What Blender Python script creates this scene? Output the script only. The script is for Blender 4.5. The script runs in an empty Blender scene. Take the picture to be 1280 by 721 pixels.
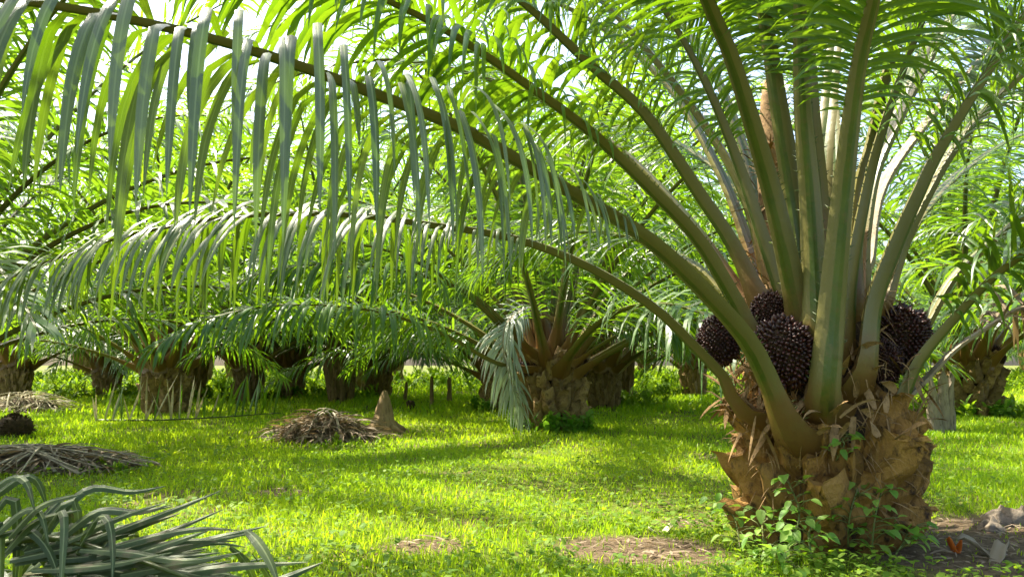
import bpy, math, random
import numpy as np
from mathutils import Vector, Matrix, Euler, noise

R = math.radians
rng = random.Random(11)
nrng = np.random.default_rng(5)
scene = bpy.context.scene
COL = scene.collection

# ------------------------------------------------------------------ camera
F, CX, CY, HOR, HC = 995.0, 640.0, 360.5, 455.0, 1.05
PITCH = math.atan((HOR - CY) / F)
cam = bpy.data.cameras.new('camera')
cam.sensor_width = 36.0
cam.lens = F / 1280 * 36
cam.clip_start, cam.clip_end = 0.05, 3000
cam.dof.use_dof = True
cam.dof.focus_distance = 4.7
cam.dof.aperture_fstop = 9.0
camo = bpy.data.objects.new('camera', cam)
camo.location = (0, 0, HC)
camo.rotation_euler = (R(90) + PITCH, 0, 0)
COL.objects.link(camo)
scene.camera = camo

# ------------------------------------------------------------------ light
SUN_DIR = Vector((-0.50, 0.30, 0.92)).normalized()          # towards the sun
elev = math.asin(SUN_DIR.z)
azim = math.atan2(SUN_DIR.x, SUN_DIR.y)                      # from +Y, clockwise
world = bpy.data.worlds.new('World')
scene.world = world
world.use_nodes = True
wn = world.node_tree
sky = wn.nodes.new('ShaderNodeTexSky')
sky.sky_type = 'NISHITA'
sky.sun_disc = False
sky.sun_elevation = elev
sky.sun_rotation = azim
sky.dust_density = 4.0
sky.air_density = 1.0
sky.ozone_density = 1.0
bg = wn.nodes['Background']
bg.inputs['Strength'].default_value = 0.15
wn.links.new(sky.outputs[0], bg.inputs[0])
sun = bpy.data.lights.new('sun', 'SUN')
sun.energy = 5.0
sun.angle = R(0.5)
sun.color = (1.0, 0.93, 0.78)
suno = bpy.data.objects.new('sun', sun)
suno.rotation_euler = SUN_DIR.to_track_quat('Z', 'Y').to_euler()
suno.location = (-10, 6, 20)
COL.objects.link(suno)
scene.view_settings.view_transform = 'Standard'
scene.view_settings.look = 'None'
scene.view_settings.exposure = 1.78
scene.view_settings.gamma = 1.0
scene.cycles.use_denoising = True
scene.cycles.max_bounces = 8
scene.cycles.diffuse_bounces = 4
scene.cycles.transmission_bounces = 4
scene.cycles.glossy_bounces = 2
scene.cycles.caustics_reflective = False
scene.cycles.sample_clamp_indirect = 6.0


# ------------------------------------------------------------------ pixel helpers
CP, SP = math.cos(PITCH), math.sin(PITCH)

def ray(px, py):
    dx, dy = (px - CX) / F, (CY - py) / F
    return Vector((dx, CP - dy * SP, SP + dy * CP))

def P(px, py, Y):
    d = ray(px, py)
    return Vector((0, 0, HC)) + d * (Y / d.y)

def G(px, py):
    d = ray(px, py)
    return Vector((0, 0, HC)) + d * (-HC / d.z)

def gz(x, y):
    return 0.02 * math.sin(x * 0.9 + 0.3) * math.cos(y * 0.7) + 0.012 * math.sin(2.3 * x + 1.7 * y)

def ground(px, py):
    g = G(px, py)
    return Vector((g.x, g.y, gz(g.x, g.y)))

# ------------------------------------------------------------------ materials
def new_mat(name):
    m = bpy.data.materials.new(name)
    m.use_nodes = True
    nt = m.node_tree
    nt.nodes.clear()
    out = nt.nodes.new('ShaderNodeOutputMaterial')
    return m, nt, out

def mixcol(nt, fac, a, b):
    n = nt.nodes.new('ShaderNodeMix')
    n.data_type = 'RGBA'
    for sock, val in ((0, fac), (6, a), (7, b)):
        if isinstance(val, bpy.types.NodeSocket):
            nt.links.new(val, n.inputs[sock])
        else:
            n.inputs[sock].default_value = val if sock == 0 else (*val, 1)
    return n.outputs[2]

def tex_noise(nt, scale, detail=4, vec=None, rough=0.6):
    n = nt.nodes.new('ShaderNodeTexNoise')
    n.inputs['Scale'].default_value = scale
    n.inputs['Detail'].default_value = detail
    n.inputs['Roughness'].default_value = rough
    if vec is not None:
        nt.links.new(vec, n.inputs['Vector'])
    return n.outputs[0]

def ramp(nt, fac, a, b):
    n = nt.nodes.new('ShaderNodeMapRange')
    n.inputs[1].default_value = a
    n.inputs[2].default_value = b
    nt.links.new(fac, n.inputs[0])
    return n.outputs[0]

def leaf_mat(name, c1, c2, ct1, ct2, rough=0.4, trans=0.42, spec=0.5, veins=False, blotch=None):
    m, nt, out = new_mat(name)
    at = nt.nodes.new('ShaderNodeAttribute')
    at.attribute_name = 'v'
    v = at.outputs['Fac']
    c = mixcol(nt, v, c1, c2)
    t = mixcol(nt, v, ct1, ct2)
    tc = nt.nodes.new('ShaderNodeTexCoord')
    if blotch:
        nz = ramp(nt, tex_noise(nt, 7.0, 5, tc.outputs['Object']), 0.58, 0.72)
        c = mixcol(nt, nz, c, blotch)
        t = mixcol(nt, nz, t, blotch)
    p = nt.nodes.new('ShaderNodeBsdfPrincipled')
    p.inputs['Roughness'].default_value = rough
    p.inputs['Specular IOR Level'].default_value = spec
    if veins:
        mp = nt.nodes.new('ShaderNodeMapping')
        mp.inputs['Scale'].default_value = (26, 0.8, 1)
        nt.links.new(tc.outputs['UV'], mp.inputs['Vector'])
        vn = tex_noise(nt, 1.0, 3, mp.outputs[0])
        vr = ramp(nt, vn, 0.3, 0.7)
        dark = mixcol(nt, 0.6, c, (0.02, 0.035, 0.006))
        c = mixcol(nt, vr, dark, c)
        sx = nt.nodes.new('ShaderNodeSeparateXYZ')
        nt.links.new(tc.outputs['UV'], sx.inputs[0])
        ab = nt.nodes.new('ShaderNodeMath'); ab.operation = 'SUBTRACT'
        nt.links.new(sx.outputs[0], ab.inputs[0]); ab.inputs[1].default_value = 0.5
        a2 = nt.nodes.new('ShaderNodeMath'); a2.operation = 'ABSOLUTE'
        nt.links.new(ab.outputs[0], a2.inputs[0])
        c = mixcol(nt, ramp(nt, a2.outputs[0], 0.10, 0.05), c, (0.22, 0.26, 0.11))
        bp = nt.nodes.new('ShaderNodeBump')
        bp.inputs['Strength'].default_value = 0.35
        bp.inputs['Distance'].default_value = 0.004
        nt.links.new(vn, bp.inputs['Height'])
        nt.links.new(bp.outputs[0], p.inputs['Normal'])
    nt.links.new(c, p.inputs['Base Color'])
    tr = nt.nodes.new('ShaderNodeBsdfTranslucent')
    nt.links.new(t, tr.inputs['Color'])
    mx = nt.nodes.new('ShaderNodeMixShader')
    mx.inputs[0].default_value = trans
    nt.links.new(p.outputs[0], mx.inputs[1])
    nt.links.new(tr.outputs[0], mx.inputs[2])
    nt.links.new(mx.outputs[0], out.inputs['Surface'])
    return m

def rough_mat(name, cols, scale=8, rough=0.8, bump=0.5, dist=0.02, stretch=(1, 1, 1), spec=0.3, objrand=0.0, basecol=None, streak=None):
    """three-colour noise material with relief"""
    m, nt, out = new_mat(name)
    tc = nt.nodes.new('ShaderNodeTexCoord')
    mp = nt.nodes.new('ShaderNodeMapping')
    mp.inputs['Scale'].default_value = stretch
    nt.links.new(tc.outputs['Object'], mp.inputs['Vector'])
    n1 = tex_noise(nt, scale, 6, mp.outputs[0], 0.65)
    n2 = tex_noise(nt, scale * 3.1, 5, mp.outputs[0], 0.7)
    c = mixcol(nt, ramp(nt, n1, 0.35, 0.65), cols[0], cols[1])
    c = mixcol(nt, ramp(nt, n2, 0.52, 0.7), c, cols[2])
    if streak:
        mu = nt.nodes.new('ShaderNodeMapping')
        mu.inputs['Scale'].default_value = (6, 22, 1)
        nt.links.new(tc.outputs['UV'], mu.inputs['Vector'])
        n3 = tex_noise(nt, 1.0, 5, mu.outputs[0], 0.6)
        sx = nt.nodes.new('ShaderNodeSeparateXYZ')
        nt.links.new(tc.outputs['UV'], sx.inputs[0])
        ma = nt.nodes.new('ShaderNodeMath'); ma.operation = 'MULTIPLY_ADD'
        nt.links.new(n3, ma.inputs[0]); ma.inputs[1].default_value = 0.55
        nt.links.new(sx.outputs[0], ma.inputs[2])
        c = mixcol(nt, ramp(nt, ma.outputs[0], 0.60, 0.72), c, streak)
    if basecol:
        at = nt.nodes.new('ShaderNodeAttribute')
        at.attribute_name = 'v'
        ad = nt.nodes.new('ShaderNodeMath'); ad.operation = 'MULTIPLY_ADD'
        nt.links.new(n1, ad.inputs[0]); ad.inputs[1].default_value = 0.9
        nt.links.new(at.outputs['Fac'], ad.inputs[2])
        c = mixcol(nt, ramp(nt, ad.outputs[0], 0.62, 1.0), c, basecol)
    if objrand:
        oi = nt.nodes.new('ShaderNodeObjectInfo')
        hs = nt.nodes.new('ShaderNodeHueSaturation')
        nt.links.new(c, hs.inputs['Color'])
        mr = nt.nodes.new('ShaderNodeMapRange')
        mr.inputs[3].default_value = 1 - objrand
        mr.inputs[4].default_value = 1 + objrand
        nt.links.new(oi.outputs['Random'], mr.inputs[0])
        nt.links.new(mr.outputs[0], hs.inputs['Value'])
        c = hs.outputs[0]
    p = nt.nodes.new('ShaderNodeBsdfPrincipled')
    p.inputs['Roughness'].default_value = rough
    p.inputs['Specular IOR Level'].default_value = spec
    nt.links.new(c, p.inputs['Base Color'])
    bp = nt.nodes.new('ShaderNodeBump')
    bp.inputs['Strength'].default_value = bump
    bp.inputs['Distance'].default_value = dist
    nt.links.new(n2, bp.inputs['Height'])
    nt.links.new(bp.outputs[0], p.inputs['Normal'])
    nt.links.new(p.outputs[0], out.inputs['Surface'])
    return m

M = {}
M['leaf_near'] = leaf_mat('leaf_near', (0.08, 0.115, 0.036), (0.20, 0.23, 0.115), (0.14, 0.28, 0.003), (0.24, 0.39, 0.005), 0.36, 0.26, 0.8, True)  # silvery sheen put into the greyed base colours
M['leaf'] = leaf_mat('leaf', (0.05, 0.12, 0.02), (0.095, 0.17, 0.03), (0.15, 0.31, 0.005), (0.26, 0.40, 0.008), 0.36, 0.42, 0.6)
M['leaf_far'] = leaf_mat('leaf_far', (0.06, 0.13, 0.035), (0.12, 0.19, 0.05), (0.16, 0.34, 0.008), (0.30, 0.46, 0.014), 0.40, 0.45, 0.7)
M['leaf_cut'] = leaf_mat('leaf_cut', (0.04, 0.068, 0.016), (0.10, 0.14, 0.05), (0.08, 0.15, 0.01), (0.14, 0.21, 0.02), 0.42, 0.22, 0.4, True, (0.22, 0.18, 0.09))
M['leaf_silver'] = leaf_mat('leaf_silver', (0.30, 0.34, 0.26), (0.45, 0.49, 0.40), (0.2, 0.3, 0.1), (0.28, 0.36, 0.14), 0.35, 0.25, 0.7)
M['leaf_dry'] = leaf_mat('leaf_dry', (0.16, 0.115, 0.07), (0.30, 0.23, 0.15), (0.2, 0.13, 0.05), (0.3, 0.2, 0.08), 0.7, 0.2, 0.3)
M['leaf_straw'] = leaf_mat('leaf_straw', (0.42, 0.36, 0.22), (0.55, 0.50, 0.34), (0.3, 0.25, 0.1), (0.4, 0.32, 0.15), 0.7, 0.2, 0.3)
M['grass'] = leaf_mat('grass', (0.12, 0.25, 0.008), (0.32, 0.41, 0.018), (0.32, 0.57, 0.008), (0.60, 0.73, 0.02), 0.5, 0.5, 0.3)
M['weed'] = leaf_mat('weed', (0.08, 0.16, 0.015), (0.17, 0.26, 0.03), (0.27, 0.48, 0.01), (0.42, 0.58, 0.02), 0.6, 0.42, 0.2)
M['vine_leaf'] = leaf_mat('vine_leaf', (0.09, 0.22, 0.02), (0.22, 0.34, 0.06), (0.25, 0.56, 0.02), (0.42, 0.64, 0.05), 0.5, 0.4, 0.3)
M['banana'] = leaf_mat('banana', (0.10, 0.24, 0.012), (0.15, 0.3, 0.015), (0.25, 0.55, 0.01), (0.3, 0.6, 0.015), 0.4, 0.45, 0.4)
M['petiole'] = rough_mat('petiole', ((0.042, 0.072, 0.004), (0.075, 0.10, 0.008), (0.09, 0.08, 0.014)), 5, 0.42, 0.3, 0.012, (1, 1, 1), 0.45, 0.18, (0.15, 0.08, 0.02), (0.135, 0.12, 0.032))
M['petiole_dry_or_lit'] = rough_mat('petiole_dry_or_lit', ((0.25, 0.20, 0.13), (0.36, 0.31, 0.22), (0.14, 0.10, 0.06)), 9, 0.7, 0.3, 0.01, (1, 1, 1), 0.3, 0.15)  # dry stalks, and one live stalk with sunlight put into its colour
M['petiole_straw'] = rough_mat('petiole_straw', ((0.40, 0.34, 0.20), (0.52, 0.46, 0.30), (0.26, 0.20, 0.10)), 9, 0.7, 0.3, 0.01, (1, 1, 1), 0.3, 0.15)
M['stub'] = rough_mat('stub', ((0.16, 0.08, 0.016), (0.31, 0.17, 0.038), (0.035, 0.018, 0.008)), 5, 0.75, 0.9, 0.03, (1, 1, 0.55), 0.3, 0.3)
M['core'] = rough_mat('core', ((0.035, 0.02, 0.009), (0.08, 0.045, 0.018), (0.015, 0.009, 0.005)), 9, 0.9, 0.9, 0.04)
M['stub_far'] = rough_mat('stub_far', ((0.17, 0.105, 0.04), (0.30, 0.20, 0.08), (0.06, 0.036, 0.016)), 5, 0.8, 0.8, 0.03, (1, 1, 1), 0.3, 0.3)
M['fibre'] = rough_mat('fibre', ((0.20, 0.12, 0.045), (0.32, 0.20, 0.085), (0.09, 0.05, 0.02)), 14, 0.85, 0.5, 0.01)
M['fruit'] = rough_mat('fruit', ((0.02, 0.008, 0.006), (0.045, 0.013, 0.009), (0.13, 0.03, 0.014)), 10, 0.42, 0.1, 0.003, (1, 1, 1), 0.4)
M['empty_bunch'] = rough_mat('empty_bunch', ((0.045, 0.028, 0.015), (0.09, 0.055, 0.025), (0.02, 0.012, 0.007)), 20, 0.9, 1.0, 0.02)
M['red_bunch'] = rough_mat('red_bunch', ((0.20, 0.07, 0.03), (0.10, 0.04, 0.02), (0.03, 0.015, 0.01)), 20, 0.8, 1.0, 0.02)
M['wood'] = rough_mat('wood', ((0.20, 0.13, 0.06), (0.30, 0.21, 0.10), (0.10, 0.06, 0.03)), 8, 0.85, 0.8, 0.02, (1, 1, 0.3))
M['dead_wood'] = rough_mat('dead_wood', ((0.20, 0.16, 0.11), (0.30, 0.25, 0.18), (0.07, 0.05, 0.03)), 6, 0.85, 0.8, 0.02, (1, 1, 0.3))
M['mound'] = rough_mat('mound', ((0.10, 0.075, 0.045), (0.17, 0.13, 0.08), (0.05, 0.035, 0.02)), 9, 0.95, 1.0, 0.05)
M['stone'] = rough_mat('stone', ((0.15, 0.12, 0.085), (0.22, 0.18, 0.13), (0.09, 0.065, 0.04)), 9, 0.9, 0.6, 0.02)
M['pale_leaf'] = leaf_mat('pale_leaf', (0.22, 0.18, 0.12), (0.30, 0.25, 0.17), (0.4, 0.35, 0.22), (0.45, 0.4, 0.25), 0.7, 0.2, 0.3)
M['orange_leaf'] = leaf_mat('orange_leaf', (0.6, 0.16, 0.02), (0.6, 0.16, 0.02), (0.6, 0.15, 0.02), (0.6, 0.15, 0.02), 0.6, 0.3, 0.3)
M['stem'] = rough_mat('stem', ((0.10, 0.14, 0.03), (0.16, 0.18, 0.05), (0.16, 0.10, 0.04)), 10, 0.6, 0.2, 0.01)

# ------------------------------------------------------------------ mesh helpers
class MB:
    """collects triangles and quads with a per-vertex value and uv"""
    def __init__(s):
        s.v, s.f, s.val, s.uv, s.mi = [], [], [], [], []
    def add(s, verts, faces, val=0.5, uvs=None, mi=0):
        b = len(s.v)
        s.v.extend(verts)
        s.f.extend([tuple(b + i for i in f) for f in faces])
        s.val.extend([val] * len(verts))
        s.uv.extend(uvs if uvs else [(0.0, 0.0)] * len(verts))
        s.mi.extend([mi] * len(faces))
    def mesh(s, name, mats, origin=None, smooth=True):
        o = origin or Vector((0, 0, 0))
        me = bpy.data.meshes.new(name)
        me.from_pydata([(p[0] - o.x, p[1] - o.y, p[2] - o.z) for p in s.v], [], s.f)
        for m in (mats if isinstance(mats, (list, tuple)) else [mats]):
            me.materials.append(m)
        if isinstance(mats, (list, tuple)) and len(mats) > 1:
            me.polygons.foreach_set('material_index', s.mi)
        a = me.attributes.new('v', 'FLOAT', 'POINT')
        a.data.foreach_set('value', s.val)
        uv = me.uv_layers.new(name='UVMap')
        li = np.empty(len(me.loops), dtype=np.int32)
        me.loops.foreach_get('vertex_index', li)
        uv.data.foreach_set('uv', np.array(s.uv, dtype=np.float32)[li].ravel())
        if smooth:
            me.polygons.foreach_set('use_smooth', [True] * len(me.polygons))
        if getattr(s, 'ridge', 0):
            ev = np.empty(len(me.edges) * 2, dtype=np.int32)
            me.edges.foreach_get('vertices', ev)
            a, b = ev[0::2], ev[1::2]
            sh = (np.abs(a - b) == 8) & (np.maximum(a, b) < s.ridge) & np.isin(a % 8, (0, 2, 4, 6))
            me.attributes.new('sharp_edge', 'BOOLEAN', 'EDGE').data.foreach_set('value', sh)
        me.update()
        return me

def link(name, data, parent=None, loc=(0, 0, 0), rot=(0, 0, 0), scale=(1, 1, 1), **props):
    o = bpy.data.objects.new(name, data)
    COL.objects.link(o)
    if parent is not None:
        o.parent = parent
    o.location, o.rotation_euler, o.scale = loc, rot, scale
    for k, v in props.items():
        o[k] = v
    return o

def catmull(pts, n):
    """n+1 samples evenly spread along a smooth curve through pts (Vectors)"""
    p = [pts[0] * 2 - pts[1]] + list(pts) + [pts[-1] * 2 - pts[-2]]
    raw = []
    for i in range(1, len(p) - 2):
        for k in range(12):
            t = k / 12
            a, b, c, d = p[i - 1], p[i], p[i + 1], p[i + 2]
            raw.append(0.5 * ((2 * b) + (c - a) * t + (2 * a - 5 * b + 4 * c - d) * t * t + (3 * b - a - 3 * c + d) * t ** 3))
    raw.append(pts[-1].copy())
    ls = [0.0]
    for i in range(1, len(raw)):
        ls.append(ls[-1] + (raw[i] - raw[i - 1]).length)
    tot = ls[-1]
    out, j = [], 0
    for k in range(n + 1):
        s = tot * k / n
        while j < len(ls) - 2 and ls[j + 1] < s:
            j += 1
        w = (s - ls[j]) / max(1e-9, ls[j + 1] - ls[j])
        out.append(raw[j].lerp(raw[j + 1], min(1, max(0, w))))
    return out, tot

def tangents(c):
    n = len(c)
    return [(c[min(n - 1, i + 1)] - c[max(0, i - 1)]).normalized() for i in range(n)]

UPV = Vector((0, 0, 1))

def tube(mb, c, rad, sides=6, val=0.5, flat=1.0, mi=0, cap=True, ref=UPV):
    """tube along c; rad: list of half widths; flat: height / width"""
    T = tangents(c)
    vs, fs = [], []
    for i, p in enumerate(c):
        S = T[i].cross(ref)
        if S.length < 0.05:
            S = T[i].cross(Vector((0.3, 1, 0)))
        S.normalize()
        U = S.cross(T[i])
        for k in range(sides):
            a = 2 * math.pi * k / sides
            vs.append(p + S * (math.cos(a) * rad[i]) + U * (math.sin(a) * rad[i] * flat))
    for i in range(len(c) - 1):
        for k in range(sides):
            k2 = (k + 1) % sides
            fs.append((i * sides + k, i * sides + k2, (i + 1) * sides + k2, (i + 1) * sides + k))
    if cap:
        fs.append(tuple(range(sides))[::-1])
        fs.append(tuple((len(c) - 1) * sides + k for k in range(sides)))
    mb.add(vs, fs, val, None, mi)

def leaflet(mb, root, d, T, L, w, droop, segs=6, fold=0.22, twist=0.0, val=0.5, kink=0.0, flat=False, mi=0, strap=2.2):
    """one narrow folded blade that bends towards the ground"""
    step = L / segs
    p, d = root.copy(), d.normalized()
    vs, uvs = [], []
    for k in range(segs + 1):
        t = k / segs
        W = T - d * T.dot(d)
        if W.length < 0.15:
            W = d.cross(UPV)
            if W.length < 0.05:
                W = Vector((1, 0, 0))
        W.normalize()
        if twist:
            W = Matrix.Rotation(twist * t, 3, d) @ W
        N = W.cross(d)
        if N.z < 0:
            N = -N
        ww = w * 0.5 * (0.55 + 1.8 * t if t < 0.25 else (1.0 - ((t - 0.25) / 0.75) ** strap))
        if k == segs:
            vs.append(p.copy()); uvs.append((0.5, 1.0))
        elif flat:
            vs += [p - W * ww, p + W * ww]; uvs += [(0, t), (1, t)]
        else:
            dn = N * (-fold * ww)
            vs += [p - W * ww + dn, p.copy(), p + W * ww + dn]; uvs += [(0, t), (0.5, t), (1, t)]
        g = droop * (0.35 + 1.1 * t) / segs
        if kink and abs(t - 0.2) < 0.51 / segs:
            g += kink
        d = (d + Vector((0, 0, -1)) * g).normalized()
        p = p + d * step
    fs = []
    if flat:
        for k in range(segs - 1):
            b = 2 * k
            fs.append((b, b + 1, b + 3, b + 2))
        b = 2 * (segs - 1)
        fs.append((b, b + 1, b + 2))
    else:
        for k in range(segs - 1):
            b = 3 * k
            fs.append((b, b + 1, b + 4, b + 3))
            fs.append((b + 1, b + 2, b + 5, b + 4))
        b = 3 * (segs - 1)
        fs.append((b, b + 1, b + 3))
        fs.append((b + 1, b + 2, b + 3))
    mb.add(vs, fs, val, uvs, mi)

def frond_parts(pts, n=90, start=0.25, wbase=0.09, wtip=0.006, lmax=0.85, lw=0.036, droop=2.2, segs=6,
                flare=2.7, rnd=rng, flat=False, jit=1.0, stub_spines=True, miss=0.0, kink=0.0, updown=True, sides=8, dens=1.0, e_off=0.0, aoff=0.0, strap=2.2):
    """returns (rachis MB, list of leaflet MBs with their roots)"""
    NS = 44
    c, tot = catmull(pts, NS)
    T = tangents(c)
    rad = []
    for i in range(NS + 1):
        t = i / NS
        r = wbase * (1 - t) ** 0.9 * (1 - 0.25 * t) + wtip
        if t < 0.12:
            r *= 1 + (flare - 1) * ((0.12 - t) / 0.12) ** 1.6
        rad.append(r)
    rb = MB()
    # D-shaped section: flat grooved upper side, keeled underside
    sec = [(-1, 0.25), (-0.5, 0.42), (0, 0.22), (0.5, 0.42), (1, 0.25), (0.7, -0.4), (0, -0.66), (-0.7, -0.4)]
    vs, fs = [], []
    Ss, Us = [], []
    ax = c[-1] - c[0]
    S0 = Vector((ax.y, -ax.x, 0))
    S0 = S0.normalized() if S0.length > 0.05 else Vector((1, 0, 0))
    for i, p in enumerate(c):
        S = S0 - T[i] * S0.dot(T[i])
        S.normalize()
        U = S.cross(T[i])
        Ss.append(S); Us.append(U)
        for (a, b) in sec:
            vs.append(p + S * (a * rad[i]) + U * (b * rad[i]))
    for i in range(NS):
        for k in range(8):
            k2 = (k + 1) % 8
            fs.append((i * 8 + k, i * 8 + k2, (i + 1) * 8 + k2, (i + 1) * 8 + k))
    fs.append(tuple(range(8)))
    fs.append(tuple(NS * 8 + k for k in range(8)))
    rb.add(vs, fs, 0.0, [((1, .5, 0, .5, 1, .72, 0, .72)[k], i / NS) for i in range(NS + 1) for k in range(8)])
    rb.ridge = (NS + 1) * 8
    for i in range(NS + 1):
        for k in range(8):
            rb.val[i * 8 + k] = max(0.0, 1.0 - (i / NS) / 0.17)
    if stub_spines:
        # short spines on both edges of the stalk
        for k in range(46):
            t = 0.08 + (start + 0.06 - 0.08) * rnd.random()
            i = min(NS - 1, int(t * NS))
            sd = rnd.choice((-1, 1))
            p = c[i].lerp(c[i + 1], t * NS - i) + Ss[i] * (sd * rad[i] * 0.96) + Us[i] * (0.25 * rad[i])
            d = (Ss[i] * sd + T[i] * rnd.uniform(0.2, 0.9) + Us[i] * 0.3).normalized()
            l = rnd.uniform(0.015, 0.04)
            b = 0.005
            rb.add([p - T[i] * b, p + T[i] * b, p + Us[i] * b, p + d * l], [(0, 1, 3), (1, 2, 3), (2, 0, 3)], 0.0)
    lets = []
    for sd in (-1, 1):
        for k in range(n):
            if miss and rnd.random() < miss:
                continue
            u = (k + rnd.uniform(-0.35, 0.35) + (0.5 if sd > 0 else 0)) / n
            u = min(1, max(0, u))
            t = start + (0.995 - start) * u
            i = min(NS - 1, int(t * NS))
            fr = t * NS - i
            p = c[i].lerp(c[i + 1], fr)
            r = rad[i]
            prof = min(1.0, 0.22 + 3.0 * u) if u < 0.26 else (1.0 if u < 0.55 else 1.0 - 0.62 * ((u - 0.55) / 0.45) ** 1.5)
            L = lmax * prof * (rnd.uniform(0.8, 1.12) if rnd.random() > 0.07 else rnd.uniform(0.35, 0.7))
            w = lw * (0.5 + 0.5 * prof) * rnd.uniform(0.85, 1.15)
            a = R(min(84, 72 - 42 * u + aoff) + rnd.uniform(-9, 9) * jit)
            e = R((rnd.choice((-14, 8, 30, 46)) if updown else 10) + rnd.uniform(-8, 8) * jit + e_off)
            d = T[i] * math.cos(a) + (Ss[i] * (sd * math.cos(e)) + Us[i] * math.sin(e)) * math.sin(a)
            mb = MB()
            leaflet(mb, p + Ss[i] * (sd * r * 0.7) + Us[i] * (0.2 * r), d, T[i], L, w, droop * rnd.uniform(0.55, 1.5) * (0.6 + 0.4 * prof), segs,
                    0.3, rnd.uniform(-0.5, 0.5) * jit, min(1, max(0, rnd.gauss(0.45, 0.25))), kink * rnd.uniform(0.3, 1.2) if kink else 0.0, flat, 0, strap)
            lets.append((L * w, p, mb))
    return rb, lets, c[0]

def merge(mbs):
    o = MB()
    for m in mbs:
        o.add(m.v, m.f)
        o.val[-len(m.v):] = m.val
        o.uv[-len(m.v):] = m.uv
    return o

# ------------------------------------------------------------------ ground
def build_ground():
    xs = np.concatenate([np.linspace(-400, -26, 16), np.linspace(-24, 24, 121), np.linspace(26, 400, 16)])
    ys = np.concatenate([np.linspace(-200, -10, 8), np.linspace(-8, 44, 131), np.linspace(48, 600, 16)])
    nx, ny = len(xs), len(ys)
    vs = [(x, y, gz(x, y)) for y in ys for x in xs]
    fs = [(j * nx + i, j * nx + i + 1, (j + 1) * nx + i + 1, (j + 1) * nx + i) for j in range(ny - 1) for i in range(nx - 1)]
    mb = MB(); mb.add(vs, fs)
    m, nt, out = new_mat('ground_soil')
    tc = nt.nodes.new('ShaderNodeTexCoord')
    n1 = tex_noise(nt, 1.6, 6, tc.outputs['Object'], 0.7)
    n2 = tex_noise(nt, 22, 6, tc.outputs['Object'], 0.7)
    soil = mixcol(nt, ramp(nt, n2, 0.35, 0.7), (0.075, 0.05, 0.028), (0.20, 0.145, 0.085))
    moss = mixcol(nt, ramp(nt, n2, 0.35, 0.65), (0.07, 0.10, 0.012), (0.14, 0.17, 0.02))
    c = mixcol(nt, ramp(nt, n1, 0.36, 0.5), soil, moss)
    # bare trodden soil beside the palm
    fac = None
    for (px, py, sx, sy) in SOIL:
        g = G(px, py)
        mp = nt.nodes.new('ShaderNodeMapping')
        mp.vector_type = 'TEXTURE'
        mp.inputs['Location'].default_value = (g.x, g.y, 0)
        mp.inputs['Scale'].default_value = (sx, sy, 1)
        nt.links.new(tc.outputs['Object'], mp.inputs['Vector'])
        ln = nt.nodes.new('ShaderNodeVectorMath'); ln.operation = 'LENGTH'
        nt.links.new(mp.outputs[0], ln.inputs[0])
        f = ramp(nt, ln.outputs['Value'], 1.35, 0.95)
        if fac is None:
            fac = f
        else:
            mx = nt.nodes.new('ShaderNodeMath'); mx.operation = 'MAXIMUM'
            nt.links.new(fac, mx.inputs[0]); nt.links.new(f, mx.inputs[1])
            fac = mx.outputs[0]
    c = mixcol(nt, fac, c, soil)
    p = nt.nodes.new('ShaderNodeBsdfPrincipled')
    p.inputs['Roughness'].default_value = 0.95
    p.inputs['Specular IOR Level'].default_value = 0.15
    nt.links.new(c, p.inputs['Base Color'])
    bp = nt.nodes.new('ShaderNodeBump')
    bp.inputs['Strength'].default_value = 0.8
    bp.inputs['Distance'].default_value = 0.05
    nt.links.new(n2, bp.inputs['Height'])
    nt.links.new(bp.outputs[0], p.inputs['Normal'])
    nt.links.new(p.outputs[0], out.inputs['Surface'])
    link('ground', mb.mesh('ground', m), kind='structure', label='flat plantation floor of brown soil under short grass')

SOIL = [(800, 684, 0.44, 0.36), (1235, 690, 0.62, 0.46), (345, 618, 0.22, 0.2), (530, 685, 0.22, 0.16), (1275, 660, 0.6, 0.4), (860, 650, 0.2, 0.12)]
build_ground()

# ------------------------------------------------------------------ main palm
MC = Vector(((1025 - 640) / F * 5.05, 5.05, 0.0))
main = link('oil_palm', None, None, MC, label='big oil palm with dark fruit bunches and thick orange-brown trunk in foreground', category='palm')

def part(name, mb, mat, parent, porigin, origin, smooth=True, **props):
    return link(name, mb.mesh(name, mat, origin, smooth), parent, origin - porigin, **props)

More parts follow.
